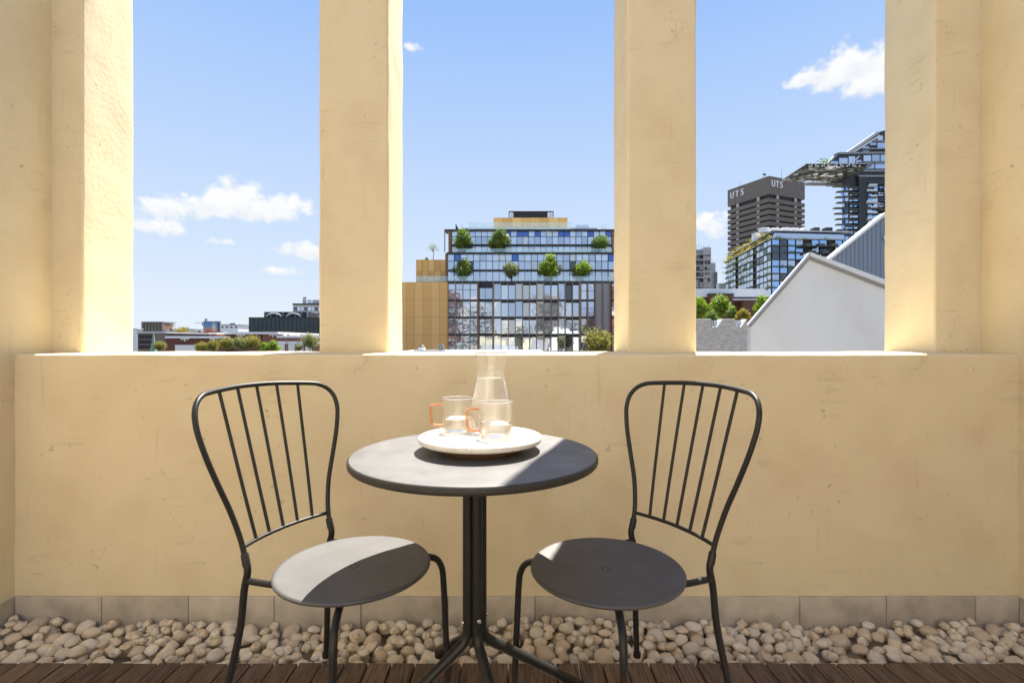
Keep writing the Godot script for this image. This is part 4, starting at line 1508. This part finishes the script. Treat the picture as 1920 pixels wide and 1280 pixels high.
	o = thing("dark_brick_warehouse", foot_at(285, 92), "dark grey warehouse with window grid at the left edge beside the first pier", "building")
	slab(o, "wall", 257, 311, 623.5, 800, 92, 14, M.concrete)
	slab(o, "parapet", 256.5, 311, 622, 624.6, 91.7, 14, M.pale_grey)
	for k in 5:
		for f in 3: slab(o, "window", 259 + k * 5.4, 263 + k * 5.4, 628 + f * 9.5, 634.6 + f * 9.5, 91.85, .2, M.dark)
	o = thing("white_corner_building", foot_at(240, 110), "white building sliver against the sunlit left pier", "building")
	slab(o, "wall", 200, 256.5, 616.5, 800, 110, 1.5, M.white)
	slab(o, "coping", 200, 257, 615.8, 617.4, 109.8, 1.8, M.pale_grey)
	o = thing("copper_spire", foot_at(287, 86), "slim green copper spire in front of the dark warehouse", "spire")
	put("tower", box_mesh(Vector3(1.2, 15.5, 1.2)), M.concrete, o, Vector3(0, 7.75, 0))
	put("spire", lathe_mesh([Vector2(1.05, 15.5), Vector2(.7, 16.6), Vector2(.28, 18.6), Vector2(0, 21.0)], 8), M.copper, o)
	# far roofs along the skyline
	var far := [[305, 332, 620, 260, 0, "low far grey roof right of the ribbed building"], [332, 352, 617, 320, 1, "far dark roof with plant behind the yellow tree"], [350, 366, 619, 280, 2, "far pale roof left of the billboard"], [366, 382, 623, 240, 3, "far brown brick roof under the billboard arm"],
		[412, 446, 608.5, 220, 4, "far white warehouse right of the billboard"], [446, 470, 615, 300, 0, "far grey roof against the green metal building"]]
	for k in far.size():
		var f: Array = far[k]
		var m: Material = [M.pale_grey, M.frame, M.white, M.brick, M.white][f[4]]
		var q := thing("far_building", foot_at((f[0] + f[1]) / 2.0, f[3]), f[5], "building", "far roofs on the skyline")
		slab(q, "wall", f[0], f[1], f[2], 760, f[3], 16, m)
		slab(q, "roof_edge", f[0] - .6, f[1] + .6, f[2] - .9, f[2] + .4, f[3] - .4, 16.8, M.grey)
		for j in 4:
			var x := lerpf(f[0], f[1], rng.randf_range(.05, .85))
			slab(q, "roof_unit", x, x + rng.randf_range(2, 4.4), f[2] - rng.randf_range(1.5, 4), f[2], f[3] + 3, 2, [M.white, M.grey, M.dark, M.pale_grey][j])
		for j in 4:
			var x := lerpf(f[0], f[1], (j + .25) / 4)
			slab(q, "window", x, x + (f[1] - f[0]) / 8.0, f[2] + 3, f[2] + 6, f[3] - .1, .3, M.pane_dark)
	# low distant suburb as rows of plain roofs to the horizon
	var s2 := start()
	var r := RandomNumberGenerator.new()
	r.seed = 8
	for k in 700:
		var d := r.randf_range(420, 2600)
		var x := r.randf_range(-1.0, .9) * d
		var h := r.randf_range(6, 17) + (r.randf_range(0, 10) if r.randf() < .1 else 0.0)
		add_box(s2, Vector3(x, GROUND + h / 2, -d), Vector3(r.randf_range(12, 40), h, r.randf_range(12, 30)))
	tag(put("distant_suburb", s2.commit(), M.pale_grey, self), "low distant city roofs merging at the horizon", "buildings", "", "stuff")

func build_behind() -> void:
	# our own building and the blocks across the way, which the glass facades mirror
	var o := thing("terrace_building", Vector3(0, GROUND, 4), "cream rendered building that carries the terrace", "building")
	block(o, "wall", Vector3(0, (GROUND - .45) / 2, 4.8), Vector3(26, -GROUND - .45, 14.4), M.plaster)
	for f in 4:
		for k in 7:
			var c := Vector3(-10.8 + k * 3.6, GROUND + 3.0 + f * 4.1, -2.4)
			block(o, "window", c, Vector3(1.5, 2.4, .16), M.pane_dark)
	block(o, "side_wing", Vector3(-8.5, 1.3, 4.8), Vector3(9, 3.5, 13), M.plaster)
	block(o, "side_wing", Vector3(8.6, 1.3, 4.8), Vector3(9, 3.5, 13), M.plaster)
	var kinds := ["pale", "brown", "grey", "red brick", "stone coloured"]
	for k in 11:
		var x: float = -88.0 + k * 17.6
		var h: float = [35, 43, 32, 44, 38, 30, 41, 34, 47, 40, 33][k]
		var z: float = [66, 48, 40, 58, 36, 52, 38, 60, 44, 52, 64][k]
		var b := thing("opposite_block", Vector3(x, GROUND, z), "%s apartment block behind the terrace, %s from the left" % [kinds[k % 5], ["first", "second", "third", "fourth", "fifth", "sixth", "seventh", "eighth", "ninth", "tenth", "eleventh"][k]], "building", "blocks behind the terrace")
		block(b, "wall", Vector3(x, GROUND + h / 2, z), Vector3(15, h, 12), [M.pier_concrete, M.concrete, M.grey, M.brick, M.stone][k % 5])
		for f in int(h / 3.1) - 1:
			block(b, "window_band", Vector3(x, GROUND + 3 + f * 3.1, z - 6.02), Vector3(13.6, 1.5, .1), M.pane_dark)
			if k % 2: block(b, "balcony", Vector3(x - 3.5 + (f % 2) * 5, GROUND + 2.2 + f * 3.1, z - 6.8), Vector3(4.5, 1.0, 1.5), M.pale_grey)

func build_trees() -> void:
	# terrace trees on the gold building
	var g := "small trees on the office terraces"
	var lo := at(0, 528, 106).y
	var mi := at(0, 473.5, 110).y
	var spots := [[867, 447, 110.5, 19, "round terrace tree at the left end of the upper planted terrace", 0], [937, 448, 110.5, 20.5, "round terrace tree second from left on the upper planted terrace", 0], [1127, 452, 110.5, 18.5, "lone round tree at the right end of the upper planted terrace", 0],
		[867, 501, 107, 18.5, "round terrace tree at the left end of the lower planted terrace", 0], [958, 502, 107, 17.5, "small terrace tree second from left on the lower planted terrace", 2], [1029, 498, 107, 22.5, "largest terrace tree, in the middle of the lower planted terrace", 4], [1094, 502, 107, 20, "yellow green terrace tree right on the lower planted terrace", 4]]
	for k in spots.size():
		var p: Array = spots[k]
		tree(p[0], p[1] + 2.5, p[2], p[3] * [1.1, 1.16, 1.06, 1.12, 1.08, 1.14, 1.1][k], [0, 1, 3, 1, 2, 0, 3][k], p[5], mi if p[1] < 460 else lo, p[4], g, "terrace_tree")
	tree(812, 464, 110, 15, 4, 2, at(0, 487, 110).y, "thin bare looking tree on the gold wing roof", g, "terrace_tree", .8)
	var sh := thing("roof_shrub", at(800, 486, 110), "small grey shrub on the gold wing roof", "shrub")
	put("foliage", crowns[1], M.leaf[2], sh).scale = Vector3.ONE * .5
	tree(1120, 642, 80, 34, 3, 1, GROUND, "yellow olive tree in front of the glass offices beside the right pier", "", "street_tree", 1.0)
	# left opening
	g = "trees in the left opening"
	var t := [[298, 648, 62, 13, 2, 1, "small olive tree at the left of the brick buildings"], [340, 626, 120, 17, 3, 3, "yellow tree behind the brick building cornice"],
		[378, 650, 58, 14, 2, 1, "leftmost olive tree before the red brick wall"], [398, 648, 58, 14, 3, 1, "second olive tree before the red brick wall"], [425, 643, 57, 17, 2, 1, "olive tree with pale top before the taller brick building"], [449, 644, 56, 17, 3, 2, "grey olive tree before the taller brick building"], [471, 641, 57, 19, 2, 1, "tallest olive tree of the row before the brick"],
		[494, 653, 52, 12, 0, 4, "low bright tree right of the olive trees"], [513, 650, 52, 14, 1, 4, "bright green tree before the pink brick end wall"], [580, 640, 54, 19, 3, 2, "grey green tree beside the left broad pier"], [560, 651, 53, 9, 2, 2, "small grey green bush beside the banded building"]]
	for p in t: tree(p[0], p[1], p[2], p[3], p[4], p[5], GROUND, p[6], g, "street_tree")
	g = "bright trees in the right opening"
	t = [[1316, 578, 58, 22, 0, 4, "bright round tree at the left edge of the right opening"], [1353, 574, 57, 24, 1, 4, "tallest bright green tree before the brick hall"], [1372, 588, 55, 15, 0, 0, "mid green tree right of the tallest bright tree"], [1393, 594, 54, 17, 1, 3, "yellow green bushy tree beside the white gable"], [1428, 572, 60, 20, 0, 4, "bright tree behind the white gable's left slope"], [1336, 596, 54, 16, 1, 0, "low green tree above the stone wall"]]
	for p in t: tree(p[0], p[1], p[2], p[3], p[4], p[5], GROUND, p[6], g, "street_tree")
